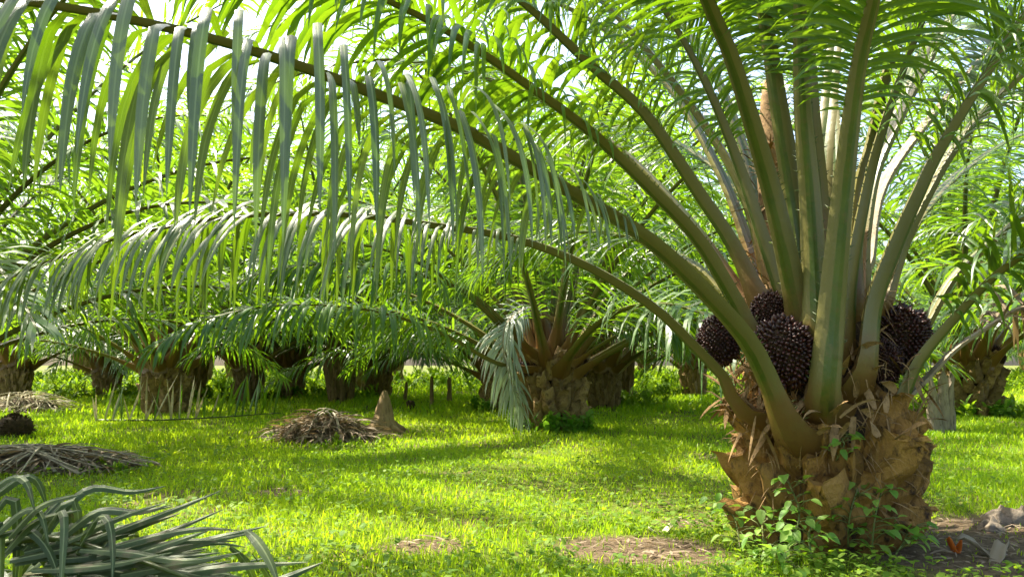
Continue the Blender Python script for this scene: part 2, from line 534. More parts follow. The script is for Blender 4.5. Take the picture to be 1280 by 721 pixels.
def stub_mesh(seed, jag=0.06):
    """cut leaf base: a thick upward wedge with a ragged sawn end; z along, y outward"""
    r = random.Random(seed)
    rings, sides = 7, 12
    vs, fs = [], []
    L = 0.40 * r.uniform(0.8, 1.2)
    sk = r.uniform(-0.25, 0.25)                 # slanted cut
    tw = r.uniform(-0.05, 0.05)
    for i in range(rings + 1):
        t = i / rings
        w = 0.20 * (1 - 0.52 * t ** 1.1)
        th = 0.07 + 0.045 * math.sin(t * 2.6)
        yo = 0.02 + 0.17 * t
        for k in range(sides):
            a = 2 * math.pi * k / sides
            ca, sa = math.cos(a), math.sin(a)
            x = w * math.copysign(abs(ca) ** 0.75, ca)
            keel = 0.05 * max(0, 1 - abs(x) / w * 1.3) if sa > 0 else 0
            y = th * math.copysign(abs(sa) ** 0.7, sa) - 1.3 * x * x + keel
            z = L * t
            if i == rings:
                z += r.uniform(-jag, jag) - 0.5 * (y if y > 0 else 0) + sk * x
            nz = noise.noise(Vector((x * 9 + seed * 5.1, y * 9, z * 7))) * 0.035
            j = 0.007
            vs.append(Vector((x + nz + tw * t + r.uniform(-j, j), y + yo + nz + r.uniform(-j, j), z)))
    for i in range(rings):
        for k in range(sides):
            k2 = (k + 1) % sides
            fs.append((i * sides + k, i * sides + k2, (i + 1) * sides + k2, (i + 1) * sides + k))
    b = len(vs)
    ctr = sum((vs[rings * sides + k] for k in range(sides)), Vector()) / sides
    vs.append(ctr + Vector((0, 0, -0.035)))
    for k in range(sides):
        fs.append((rings * sides + k, rings * sides + (k + 1) % sides, b))
    mb = MB(); mb.add(vs, fs)
    me = mb.mesh('leaf_base', M['stub'])
    me.polygons.foreach_set('use_smooth', [False] * len(me.polygons))
    return me

STUBS = [stub_mesh(s) for s in range(9)]
STUBS_FAR = []
for s_ in STUBS:
    c_ = s_.copy(); c_.materials[0] = M['stub_far']; STUBS_FAR.append(c_)

def trunk_core(name, h, r0, r1, mat):
    mb = MB()
    rings, sides = 12, 20
    vs, fs = [], []
    for i in range(rings + 1):
        t = i / rings
        z = -0.08 + (h + 0.08) * t
        r = (r0 + (r1 - r0) * t) * (1.0 if t < 0.8 else 1 - 0.5 * ((t - 0.8) / 0.2) ** 1.5)
        for k in range(sides):
            a = 2 * math.pi * k / sides
            rr = r * (1 + 0.06 * noise.noise(Vector((math.cos(a) * 3, math.sin(a) * 3, z * 6))))
            vs.append(Vector((rr * math.cos(a), rr * math.sin(a), z)))
    for i in range(rings):
        for k in range(sides):
            k2 = (k + 1) % sides
            fs.append((i * sides + k, i * sides + k2, (i + 1) * sides + k2, (i + 1) * sides + k))
    fs.append(tuple(rings * sides + k for k in range(sides)))
    mb.add(vs, fs)
    return mb.mesh(name, mat)

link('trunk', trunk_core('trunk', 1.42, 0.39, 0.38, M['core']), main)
for i in range(72):
    a = i * 2.39996 + rng.uniform(-0.2, 0.2)
    z = -0.14 + i * 0.0098 + rng.uniform(-0.05, 0.05)
    r = 0.29 + rng.uniform(-0.035, 0.025) - 0.16 * max(0, z - 0.3)
    s = rng.uniform(0.72, 1.12)
    link('leaf_base', STUBS[rng.randrange(9)], main, (r * math.cos(a), r * math.sin(a), z),
         (rng.uniform(-0.04, 0.18), rng.uniform(-0.25, 0.25), a - math.pi / 2 + rng.uniform(-.25, .25)), (s * rng.uniform(0.62, 0.95), s * rng.uniform(0.9, 1.2), s * rng.uniform(0.65, 1.0)))

# fibres hanging between the leaf bases
fb = MB()
for k in range(1500):
    a = rng.uniform(0, 2 * math.pi)
    z = 0.2 + 1.3 * rng.random() ** 0.8
    r = 0.50 + rng.uniform(-0.09, 0.06) - 0.25 * max(0, z - 0.85)
    p = Vector((r * math.cos(a), r * math.sin(a), z)) + MC
    out = Vector((math.cos(a), math.sin(a), 0))
    d = Vector((rng.gauss(0, 0.5), rng.gauss(0, 0.5), rng.gauss(-0.1, 0.8))) + out * 0.35
    leaflet(fb, p, d, out.cross(UPV), rng.uniform(0.06, 0.22), rng.uniform(0.003, 0.009), rng.uniform(0.2, 2.5), 4, 0, rng.uniform(-2, 2), 0.5, 0, True)
part('fibre', fb, M['fibre'], main, MC, MC.copy(), kind='stuff')
# ragged dry sheaths round the stalk bases
sh = MB()
for k in range(240):
    a = rng.uniform(0, 2 * math.pi)
    z = rng.uniform(0.62, 1.12)
    r = 0.56 + rng.uniform(-0.08, 0.05) - 0.45 * max(0, z - 0.8)
    o_ = Vector((math.cos(a), math.sin(a), 0))
    d = o_ * rng.uniform(0.1, 0.5) + Vector((rng.gauss(0, .35), rng.gauss(0, .35), rng.choice((1, 1, -0.6)) * rng.uniform(0.4, 1)))
    leaflet(sh, Vector((r * o_.x, r * o_.y, z)) + MC, d, o_.cross(UPV), rng.uniform(0.10, 0.30), rng.uniform(0.015, 0.055), rng.uniform(0.2, 1.6), 5, 0.3, rng.uniform(-1.5, 1.5), 0.5)
part('dry_sheath', sh, M['fibre'], main, MC, MC.copy(), kind='stuff')
# fibrous brown sheath round the heart of the crown
hs = MB()
hc = [MC + Vector((-0.10, 0.15, 0.9)), MC + Vector((-0.12, 0.18, 1.6)), MC + Vector((-0.16, 0.25, 2.3)), MC + Vector((-0.2, 0.3, 3.0))]
cc, _ = catmull(hc, 16)
tube(hs, cc, [0.26 * (1 - i / 16) ** 0.8 + 0.012 + 0.012 * rng.random() for i in range(17)], 12)
for k in range(260):
    i = rng.randrange(1, 13)
    a = rng.uniform(0, 6.28)
    rr = 0.26 * (1 - i / 16) ** 0.8 + 0.01
    o_ = Vector((math.cos(a), math.sin(a), 0))
    leaflet(hs, cc[i] + o_ * rr, o_ * 0.35 + Vector((rng.gauss(0, .3), rng.gauss(0, .3), rng.uniform(-0.3, 1))), o_.cross(UPV), rng.uniform(0.08, 0.3), rng.uniform(0.006, 0.02), 1.2, 4, 0, rng.uniform(-1, 1), 0.5, 0, True)
part('crown_sheath', hs, M['fibre'], main, MC, hc[0])

FR = {
 'a': dict(p=[(925,510,4.80),(907,473,4.75),(873,437,4.7),(817,383,4.65),(730,330,4.6),(640,297,4.6),(540,281,4.6),(430,268,4.65),(300,270,4.7),(170,292,4.75),(60,327,4.8),(-50,378,4.85)], n=96, start=0.37, wbase=0.058, lmax=0.72, lw=0.031, droop=3.6, kink=0.7, aoff=8),
 'b': dict(p=[(985,535,4.56),(957,470,4.45),(930,420,4.35),(873,357,4.15),(807,297,3.9),(713,240,3.55),(640,197,3.3),(575,160,3.05),(480,122,2.75),(380,85,2.5),(270,50,2.3),(150,22,2.15),(30,2,2.05),(-120,-10,1.95),(-330,0,1.85),(-560,60,1.8)], n=74, start=0.37, wbase=0.074, lmax=0.76, lw=0.030, droop=4.5, kink=1.5, segs=10, flare=3.3, aoff=14, strap=3.2),
 'c': dict(p=[(955,440,4.9),(917,373,4.85),(873,300,4.75),(817,240,4.6),(740,167,4.4),(640,93,4.1),(560,40,3.9),(470,-5,3.7),(370,-40,3.5),(260,-60,3.4),(140,-60,3.3)], n=92, start=0.40, wbase=0.068, lmax=0.7, droop=2.4, kink=0.3),
 'd': dict(p=[(958,390,5.0),(917,307,5.05),(873,240,5.1),(807,143,5.1),(740,83,5.1),(650,0,5.0),(560,-60,4.9),(450,-105,4.8),(330,-125,4.7),(210,-110,4.7)], n=100, start=0.28, wbase=0.084, lmax=0.85, droop=1.9),
 'e': dict(p=[(970,360,5.2),(927,233,5.3),(873,143,5.5),(807,60,5.7),(740,-10,5.9),(640,-80,6.1),(520,-110,6.3),(400,-100,6.5)], n=100, start=0.28, wbase=0.068, lmax=0.9, droop=2.0),
 'f': dict(p=[(1003,415,4.75),(978,300,4.6),(957,217,4.5),(917,83,4.2),(887,10,4.0),(850,-80,3.7),(800,-180,3.3),(730,-260,2.9),(640,-300,2.5)], lw=0.030, n=104, start=0.5, wbase=0.078, lmax=0.8, droop=1.6),
 'g': dict(p=[(1012,420,4.7),(1002,320,4.7),(990,240,4.7),(972,130,4.6),(955,20,4.5),(930,-100,4.3),(890,-220,4.0),(840,-320,3.6)], lw=0.030, n=99, start=0.52, wbase=0.094, lmax=0.8, droop=1.5),
 'h': dict(p=[(1025,380,5.1),(1018,233,5.15),(1010,133,5.2),(1005,0,5.3),(1000,-120,5.5),(990,-240,5.9),(970,-330,6.5)], lw=0.030, n=99, start=0.46, wbase=0.092, lmax=0.85, droop=1.2),
 'i': dict(p=[(1022,380,5.2),(1030,200,5.3),(1037,133,5.4),(1050,0,5.6),(1070,-110,5.9),(1090,-190,6.4),(1110,-220,7.0)], lw=0.030, n=99, start=0.44, wbase=0.080, lmax=0.85, droop=1.5),
 'j': dict(p=[(1031,500,4.5),(1040,400,4.45),(1047,320,4.4),(1057,220,4.3),(1073,90,4.1),(1093,0,3.9),(1120,-110,3.6),(1160,-220,3.2),(1215,-300,2.8)], flare=2.4, lw=0.030, n=99, start=0.52, wbase=0.098, lmax=0.8, droop=1.6),
 'k': dict(p=[(1060,380,4.85),(1072,240,4.85),(1087,183,4.85),(1110,83,4.8),(1147,0,4.75),(1200,-110,4.6),(1290,-200,4.5),(1400,-250,4.4),(1500,-250,4.3)], lw=0.030, n=104, start=0.42, wbase=0.092, lmax=0.8, droop=1.8),
 'l': dict(p=[(1065,370,5.1),(1087,233,5.2),(1110,173,5.3),(1147,100,5.4),(1193,17,5.5),(1260,-60,5.7),(1350,-110,5.9),(1450,-120,6.1)], lw=0.030, n=104, start=0.36, wbase=0.080, lmax=0.85, droop=2.0),
 'm': dict(p=[(1078,465,4.6),(1090,380,4.6),(1117,307,4.6),(1147,240,4.55),(1173,187,4.5),(1227,100,4.4),(1280,20,4.3),(1350,-60,4.2),(1450,-120,4.0),(1560,-150,3.9)], lw=0.030, n=104, start=0.42, wbase=0.104, lmax=0.8, droop=2.0),
 'n': dict(p=[(1098,385,4.95),(1130,300,5.0),(1160,240,5.0),(1187,193,5.0),(1227,143,5.0),(1280,90,5.0),(1350,30,5.0),(1450,-10,5.0),(1560,-10,5.0)], lw=0.030, n=104, start=0.36, wbase=0.080, lmax=0.8, droop=2.0),
 'o': dict(p=[(1080,330,5.3),(1100,240,5.4),(1143,173,5.5),(1210,93,5.7),(1280,20,5.9),(1380,-40,6.2),(1480,-60,6.5)], lw=0.030, n=99, start=0.34, wbase=0.056, lmax=0.85, droop=2.0, mat='petiole_dry_or_lit'),  # live stalk; its sunlit paleness is put in with the dry stalk colours
 'p': dict(p=[(1140,428,5.1),(1187,353,5.1),(1227,313,5.1),(1280,270,5.1),(1350,230,5.1),(1450,200,5.1),(1560,210,5.1)], n=90, start=0.35, wbase=0.060, lmax=0.75, droop=2.2),
 'q': dict(p=[(1108,535,4.72),(1147,453,4.65),(1193,397,4.6),(1237,350,4.5),(1280,317,4.4),(1350,275,4.2),(1450,240,3.9),(1570,250,3.6)], flare=3.2, n=85, start=0.4, wbase=0.070, lmax=0.7, droop=2.2),
 'r': dict(p=[(1120,505,5.0),(1153,478,5.0),(1193,437,5.0),(1237,407,5.0),(1280,383,5.0),(1350,365,5.0),(1440,385,5.0)], n=40, start=0.5, wbase=0.040, lmax=0.6, droop=3.0, mat='petiole_dry_or_lit'),
 's': dict(p=[(1000,375,5.5),(940,260,6.2),(880,200,7.0),(800,160,8.0),(720,165,9.0),(650,200,9.8)], n=90, start=0.25, wbase=0.064, lmax=0.85, droop=2.0),
 't': dict(p=[(955,430,5.4),(880,340,6.0),(800,300,6.8),(720,290,7.6),(650,310,8.4),(590,350,9.0)], n=90, start=0.3, wbase=0.060, lmax=0.85, droop=2.2),
 'u': dict(p=[(1095,370,5.5),(1150,270,6.2),(1215,205,7.2),(1290,165,8.2),(1380,160,9.2)], n=90, start=0.22, wbase=0.064, lmax=0.85, droop=2.2),
 'v': dict(p=[(1040,380,5.5),(1045,220,6.2),(1040,110,7.2),(1030,30,8.4),(1015,0,9.6),(1000,20,10.6)], n=90, start=0.22, wbase=0.064, lmax=0.85, droop=1.8),
 'w': dict(p=[(965,385,5.4),(900,215,6.0),(820,90,6.8),(700,5,7.6),(560,-25,8.4),(420,0,9.2),(300,50,10.0)], n=100, start=0.22, wbase=0.068, lmax=1.0, lw=0.036, droop=2.2),
 'x': dict(p=[(980,370,5.5),(930,190,6.3),(880,70,7.2),(800,-15,8.2),(700,-35,9.2),(600,0,10.0)], n=100, start=0.22, wbase=0.068, lmax=1.0, lw=0.036, droop=2.2),
 'y': dict(p=[(955,410,5.3),(870,285,5.8),(760,175,6.5),(630,105,7.2),(480,75,8.0),(340,105,8.8),(230,170,9.5)], n=100, start=0.25, wbase=0.064, lmax=0.95, lw=0.036, droop=2.4),
 'z': dict(p=[(1060,370,5.5),(1100,190,6.2),(1150,70,7.0),(1220,0,8.0),(1310,-20,9.0),(1400,20,10.0)], n=100, start=0.22, wbase=0.068, lmax=1.0, lw=0.036, droop=2.2),
 '1': dict(p=[(1022,430,4.62),(1018,340,4.6),(1012,240,4.55),(1003,130,4.45),(1000,10,4.3),(1003,-110,4.1),(1010,-220,3.8),(1020,-310,3.4)], n=95, start=0.52, wbase=0.085, lmax=0.8, lw=0.030, droop=1.6),
 '2': dict(p=[(1055,440,4.7),(1062,350,4.7),(1080,250,4.7),(1100,170,4.65),(1135,70,4.6),(1170,-10,4.5),(1230,-110,4.4),(1310,-190,4.3)], n=95, start=0.45, wbase=0.08, lmax=0.8, lw=0.030, droop=1.8),
 '3': dict(p=[(990,400,4.9),(955,300,4.95),(925,210,5.0),(885,110,5.0),(835,20,5.0),(770,-60,4.9),(690,-120,4.8)], n=95, start=0.42, wbase=0.075, lmax=0.8, lw=0.032, droop=1.8),
}
SINGLES = {'b': 148, 'a': 152}
for key, q in FR.items():
    q = dict(q)
    pts = [P(*w) for w in q.pop('p')]
    pts.insert(0, pts[0].lerp(Vector((MC.x, MC.y, pts[0].z)), 0.6) + Vector((0, 0, -0.12)))
    mat = M[q.pop('mat', 'petiole')]
    rb, lets, org = frond_parts(pts, rnd=random.Random(ord(key) * 7), **q)
    fo = part('frond', rb, mat, main, MC, org)
    lm = M['leaf_near'] if key in 'ab' else (M['leaf_dry'] if key == 'r' else M['leaf'])
    ns = SINGLES.get(key, 0)
    if ns:
        lets.sort(key=lambda w: -w[0])
        for (_, p, mb) in lets[:ns]:
            part('leaflet', mb, lm, fo, org, p)
        lets = lets[ns:]
    if lets:
        part('leaflets', merge([w[2] for w in lets]), lm, fo, org, org.copy(), kind='stuff')

# ------------------------------------------------------------------ fruit bunches
def bunch_mesh(seed, n=620, fr=0.0165):
    """ellipsoid heap of pointed plum-like fruits with spikes between"""
    r = random.Random(seed)
    mb = MB()
    for i in range(n):
        zc = 1 - 2 * (i + 0.5) / n
        a = i * 2.39996
        s = math.sqrt(1 - zc * zc)
        nrm = Vector((s * math.cos(a), s * math.sin(a), zc))
        c = nrm * (1 + r.uniform(-0.13, 0.08) + 0.10 * noise.noise(nrm * 2.2 + Vector((seed, 0, 0))))
        c = Vector((c.x * 0.17, c.y * 0.17, c.z * 0.21))
        d = (nrm + Vector((r.gauss(0, .2), r.gauss(0, .2), r.gauss(0, .2)))).normalized()
        S = d.orthogonal().normalized(); U = d.cross(S)
        vs, fs = [], []
        rr = fr * r.uniform(0.75, 1.15)
        for (h, w) in ((-0.9, 0.6), (0.0, 1.0), (0.9, 0.75)):
            for k in range(5):
                b = 2 * math.pi * k / 5
                vs.append(c + d * (h * rr) + (S * math.cos(b) + U * math.sin(b)) * (w * rr * 0.8))
        vs.append(c + d * (1.7 * rr))
        for q in range(2):
            for k in range(5):
                k2 = (k + 1) % 5
                fs.append((q * 5 + k, q * 5 + k2, q * 5 + 5 + k2, q * 5 + 5 + k))
        for k in range(5):
            fs.append((10 + k, 10 + (k + 1) % 5, 15))
        mb.add(vs, fs, r.random())
    return mb.mesh('fruits', M['fruit'])

def core_mesh():
    mb = MB()
    vs, fs = [], []
    for i in range(9):
        th = math.pi * i / 8
        for k in range(12):
            a = 2 * math.pi * k / 12
            vs.append(Vector((0.155 * math.sin(th) * math.cos(a), 0.155 * math.sin(th) * math.sin(a), 0.195 * math.cos(th))))
    for i in range(8):
        for k in range(12):
            k2 = (k + 1) % 12
            fs.append((i * 12 + k, i * 12 + k2, (i + 1) * 12 + k2, (i + 1) * 12 + k))
    mb.add(vs, fs)
    return mb.mesh('fruit_bunch', M['empty_bunch'])

BUN = [bunch_mesh(1), bunch_mesh(2)]
BCORE = core_mesh()

def bunch(parent, loc, s=1.0, rot=(0, 0, 0), k=0):
    b = link('fruit_bunch', BCORE, parent, loc, rot, (s, s, s))
    link('fruits', BUN[k % 2], b, kind='stuff')
    return b

for (px, py, Y, s, k) in ((980, 440, 4.62, 0.92, 0), (899, 425, 4.95, 0.72, 1), (964, 395, 4.9, 0.66, 1), (1126, 422, 4.88, 0.9, 0), (1104, 452, 4.76, 0.6, 1)):
    bunch(main, P(px, py, Y) - MC, s, (rng.uniform(-.3, .3), rng.uniform(-.3, .3), rng.uniform(0, 6)), k)

# ------------------------------------------------------------------ palms behind: frond templates
def template(e0, bend, L, seed, n=64, lmax=0.95, droop=2.0, lw=0.05, start=0.2, wb=0.06, flat=True, segs=4):
    r = random.Random(seed)
    pts = [Vector((0, 0, 0))]
    az = 0.0
    sw = r.uniform(-0.25, 0.25)
    K = 10
    for k in range(K):
        t = (k + 0.5) / K
        e = R(e0 - bend * t ** 1.35)
        az = sw * t
        d = Vector((math.cos(e) * math.cos(az), math.cos(e) * math.sin(az), math.sin(e)))
        pts.append(pts[-1] + d * (L / K))
    rb, lets, _ = frond_parts(pts, n=n, start=start, wbase=wb, lmax=lmax, lw=lw, droop=droop, segs=segs, rnd=r, flat=flat, stub_spines=False)
    return rb, merge([w[2] for w in lets])

CLS = [(87, 30, 6.0), (79, 46, 6.8), (69, 60, 7.0), (58, 68, 6.8), (46, 72, 6.4), (32, 68, 6.0), (14, 62, 4.8)]
TR, TL, TJ = [], [], []          # stalk mesh, leaflets mesh, both joined
for ci, (e0, bd, L) in enumerate(CLS):
    for v in range(2):
        rb, lb = template(e0 + (v * 6 - 3), bd + v * 8, L * (1 - 0.08 * v), 100 + ci * 7 + v, wb=0.07)
        TR.append(rb.mesh('frond', M['petiole']))
        TL.append(lb.mesh('leaflets', M['leaf_far']))
        j = MB()
        j.add(rb.v, [tuple(f) for f in rb.f], 0.0, None, 0)
        j.add(lb.v, lb.f, 0.5, lb.uv, 1)
        j.val[-len(lb.v):] = lb.val
        TJ.append(j.mesh('frond', [M['petiole'], M['leaf_far']]))

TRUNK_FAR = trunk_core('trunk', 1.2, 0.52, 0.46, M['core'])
# trunk with all its leaf bases in one mesh, for palms too far to tell them apart
def far_trunk(n=64):
    mb = MB()
    mb.add([v.co.copy() for v in TRUNK_FAR.vertices], [tuple(p.vertices) for p in TRUNK_FAR.polygons], 0.5, None, 0)
    r = random.Random(3)
    for i in range(n):
        a = i * 2.39996
        z = -0.1 + i * 1.15 / n
        s = r.uniform(0.85, 1.15)
        mt = Matrix.LocRotScale(Vector((0.46 * math.cos(a), 0.46 * math.sin(a), z)), Euler((r.uniform(-.15, .1), r.uniform(-.2, .2), a - math.pi / 2)), Vector((s, s, s)))
        me = STUBS[i % 7]
        mb.add([mt @ v.co for v in me.vertices], [tuple(p.vertices) for p in me.polygons], 0.5, None, 1)
    return mb.mesh('trunk', [M['core'], M['stub_far']], None, False)
TRUNK_JOINED = far_trunk()

def palm(x, y, label, group=None, s=1.0, h=1.0, detail=1, nf=34, seed=0, bunches=0, skip=None, wide=0.68, droopy=False):
    """detail 2: leaf bases and leaflets as parts; 1: leaflets as sub-parts; 0: plain"""
    r = random.Random(seed)
    t = link('oil_palm', None, None, (x, y, gz(x, y)), (0, 0, r.uniform(0, 6.28)), (s, s, s), label=label, category='palm')
    if group:
        t['group'] = group
    if detail == 2:
        link('trunk', TRUNK_FAR, t, (0, 0, 0), (0, 0, 0), (wide, wide, h))
        for i in range(56):
            a = i * 2.39996 + r.uniform(-.1, .1)
            z = (-0.1 + i * 0.020) * h
            q = r.uniform(0.8, 1.1)
            link('leaf_base', STUBS_FAR[i % 7], t, (0.46 * wide * math.cos(a), 0.46 * wide * math.sin(a), z),
                 (r.uniform(-.12, .06), r.uniform(-.16, .16), a - math.pi / 2), (q * 0.8, q * 0.9, q * 0.9))
    else:
        link('trunk', TRUNK_JOINED, t, (0, 0, 0), (0, 0, 0), (wide, wide, h))
    for i in range(nf):
        u = (i + 0.5) / nf
        ci = min(6 if droopy else 5, int(u ** 0.95 * (7 if droopy else 6)))
        a = i * 2.39996 + r.uniform(-.15, .15)
        if skip and skip(a + t.rotation_euler.z, ci):
            continue
        rr = 0.08 + 0.32 * u
        z = (1.22 - 0.35 * u) * h
        k = ci * 2 + r.randrange(2)
        q = r.uniform(0.9, 1.1)
        rot = (r.uniform(-.15, .15), r.uniform(-.08, .08), a)
        lc = (rr * math.cos(a), rr * math.sin(a), z)
        if detail:
            f = link('frond', TR[k], t, lc, rot, (q, q, q))
            link('leaflets', TL[k], f, kind='stuff')
        else:
            link('frond', TJ[k], t, lc, rot, (q, q, q))
    for b in range(bunches):
        a = r.uniform(0, 6.28)
        bunch(t, (0.45 * math.cos(a), 0.45 * math.sin(a), 1.05 * h), 0.9, (0, 0, a), b)
    return t

def at(px, py):
    g = G(px, py)
    return g.x, g.y + 0.55

NAMED = [
 # px, base py, label, s, h, detail, nf, seed, bunches
 (692, 541, 'squat oil palm in the open grass with a silvery frond drooping down its trunk', 1.0, 1.0, 2, 38, 21, 5),
 (622, 514, 'oil palm with pale splayed stalks just behind the palm with drooping silvery frond', 0.95, 0.9, 1, 28, 22, 0),
 (190, 520, 'shaggy brown oil palm behind the cut frond with upright pale leaflet stubs', 1.0, 1.05, 2, 34, 23, 0),
 (1237, 522, 'oil palm with leafy plants at its foot beside the grey split stump', 1.05, 1.1, 2, 32, 24, 2),
 (302, 504, 'oil palm behind the low mound of dead brown fronds', 1.0, 1.1, 1, 28, 25, 0),
 (357, 499, 'oil palm right of the one behind the dead frond mound, further back', 1.0, 1.0, 1, 28, 26, 0),
 (122, 498, 'short oil palm behind the grey-green drooping frond beyond the shaggy brown palm', 1.0, 0.9, 1, 28, 27, 0),
 (3, 503, 'oil palm behind the pale straw heap at the edge of the grass', 1.0, 1.1, 1, 28, 28, 0),
 (758, 512, 'oil palm half hidden behind the squat palm with the silvery frond', 1.0, 1.0, 1, 28, 29, 0),
 (872, 497, 'oil palm between the squat palm and the big fruiting palm, far back', 1.0, 1.1, 1, 28, 30, 0),
 (470, 497, 'oil palm behind the thin bare poles beyond the clearing', 1.0, 1.0, 1, 28, 31, 0),
]
placed = [(MC.x, MC.y)]
for (px, py, lb, s, h, dt, nf, sd, bn) in NAMED:
    x, y = at(px, py)
    palm(x, y, lb, None, s, h, dt, nf, sd, bn, None, 0.7 if bn else 0.56)
    placed.append((x, y))
# palms beside the view whose fronds reach into it
for (x, y, lb, sd) in ((-7.4, 9.6, 'oil palm standing left of the clearing with fronds reaching over the straw', 41),
                       (-6.3, 4.3, 'oil palm added beside the pile of fresh cut fronds to shade it', 43),  # added to shade the pile; its low inward fronds are left out
                       (11.0, 11.0, 'oil palm standing right of the big fruiting palm beyond the bare soil', 42)):
    palm(x, y, lb, None, 1.0, 1.0, 1, 42 if sd == 41 else 32, sd, 0, (lambda a, ci: ci >= 3 and math.cos(a - 0.35) > 0.45) if sd == 43 else None)
    placed.append((x, y))
for (x, y, h) in ((-4.6, 21.5, 1.9), (2.8, 21.0, 1.9), (-9.6, 24.0, 2.0)):
    palm(x, y, 'oil palm standing in the far rows beyond the grass clearing', 'oil palms in the far rows', 1.1, h, 1, 28, int(x * 10 + 900), 0, None, 0.5)
    placed.append((x, y))
# far rows
row = 0
for yy in (31, 38.5, 46, 54, 63):
    row += 1
    xx = -0.72 * yy - 6 + (4.5 if row % 2 else 0)
    while xx < 0.72 * yy + 6:
        x, y = xx + rng.uniform(-1.2, 1.2), yy + rng.uniform(-1.2, 1.2)
        if all((x - a) ** 2 + (y - b) ** 2 > 25 for a, b in placed):
            palm(x, y, 'oil palm standing in the far rows beyond the grass clearing', 'oil palms in the far rows',
                 rng.uniform(1.0, 1.25), rng.uniform(1.0, 2.2), 0, 28, 200 + int(x * 13 + y * 7), 0)
            placed.append((x, y))
        xx += 9


# ------------------------------------------------------------------ the silvery frond that hangs down the squat palm
p2x, p2y = at(692, 541)
sf = [P(692, 400, p2y - 0.25), P(665, 385, p2y - 0.7), P(635, 402, p2y - 0.95), P(630, 440, p2y - 1.05), P(642, 485, p2y - 1.05), P(655, 522, p2y - 1.0)]
rb, lets, org = frond_parts(sf, n=70, start=0.18, wbase=0.03, lmax=0.72, lw=0.042, droop=2.5, segs=5, rnd=random.Random(77), stub_spines=False)
p2 = [o for o in COL.objects if o.get('label', '').startswith('squat oil palm')][0]
mi = Matrix.LocRotScale(p2.location, p2.rotation_euler, p2.scale).inverted()
f = link('frond', rb.mesh('frond', M['petiole_dry_or_lit'], org), p2, label='silvery drooping frond')
f.matrix_local = mi @ Matrix.Translation(org)
link('leaflets', merge([w[2] for w in lets]).mesh('leaflets', M['leaf_silver'], org), f, kind='stuff')

for k, sp_ in enumerate(([(668, 462, -0.3), (620, 453, -1.2), (560, 420, -2.2), (500, 397, -3.0), (437, 384, -3.6), (340, 382, -4.2), (250, 402, -4.6), (180, 440, -4.8)],
                         [(672, 450, -0.3), (620, 393, -0.9), (587, 367, -1.3), (553, 352, -1.8), (500, 338, -2.3), (430, 330, -2.8), (350, 335, -3.2), (280, 360, -3.5)],
                         [(715, 455, -0.3), (760, 425, -0.6), (800, 408, -0.8), (850, 400, -0.9), (910, 412, -0.9), (960, 440, -0.9)])):
    rb, lets, org = frond_parts([P(a, b, p2y + c) for a, b, c in sp_], n=80, start=0.28, wbase=0.06, lmax=0.85, lw=0.045, droop=3.2, kink=0.5, segs=5, rnd=random.Random(80 + k), stub_spines=False)
    f = link('frond', rb.mesh('frond', M['petiole'], org), p2)
    f.matrix_local = mi @ Matrix.Translation(org)
    link('leaflets', merge([w[2] for w in lets]).mesh('leaflets', M['leaf'], org), f, kind='stuff')

# ------------------------------------------------------------------ fronds lying on the ground
def ground_frond(name, pts, label, cat, lm, pm, group=None, singles=0, seed=1, **kw):
    rb, lets, org = frond_parts(pts, rnd=random.Random(seed), **kw)
    o = link(name, None, None, org, label=label, category=cat)
    if group:
        o['group'] = group
    part('stalk', rb, pm, o, org, org.copy())
    lets.sort(key=lambda w: -w[0])
    for (_, p, mb) in lets[:singles]:
        part('leaflet', mb, lm, o, org, p)
    if lets[singles:]:
        part('leaflets', merge([w[2] for w in lets[singles:]]), lm, o, org, org.copy(), kind='stuff')
    return o

V = Vector
def strip_leaf(mb, pts, w, val):
    """folded blade along a curve given by points"""
    n = 12
    c, _ = catmull(pts, n)
    T = tangents(c)
    vs, fs, uvs = [], [], []
    view = V((0.25, -0.75, 0.75)).normalized()
    for k in range(n + 1):
        t = k / n
        W = T[k].cross(view)
        W = W.normalized() if W.length > 0.05 else V((1, 0, 0))
        N = W.cross(T[k])
        ww = w * 0.5 * (0.6 + 1.6 * t if t < 0.25 else 1 - ((t - 0.25) / 0.75) ** 1.9) + 0.0015
        q = N * (0.38 * ww * (1 if N.z > 0 else -1))
        vs += [c[k] - W * ww - q, c[k], c[k] + W * ww - q]
        uvs += [(0, t), (0.5, t), (1, t)]
    for k in range(n):
        b = 3 * k
        fs += [(b, b + 1, b + 4, b + 3), (b + 1, b + 2, b + 5, b + 4)]
    mb.add(vs, fs, val, uvs)

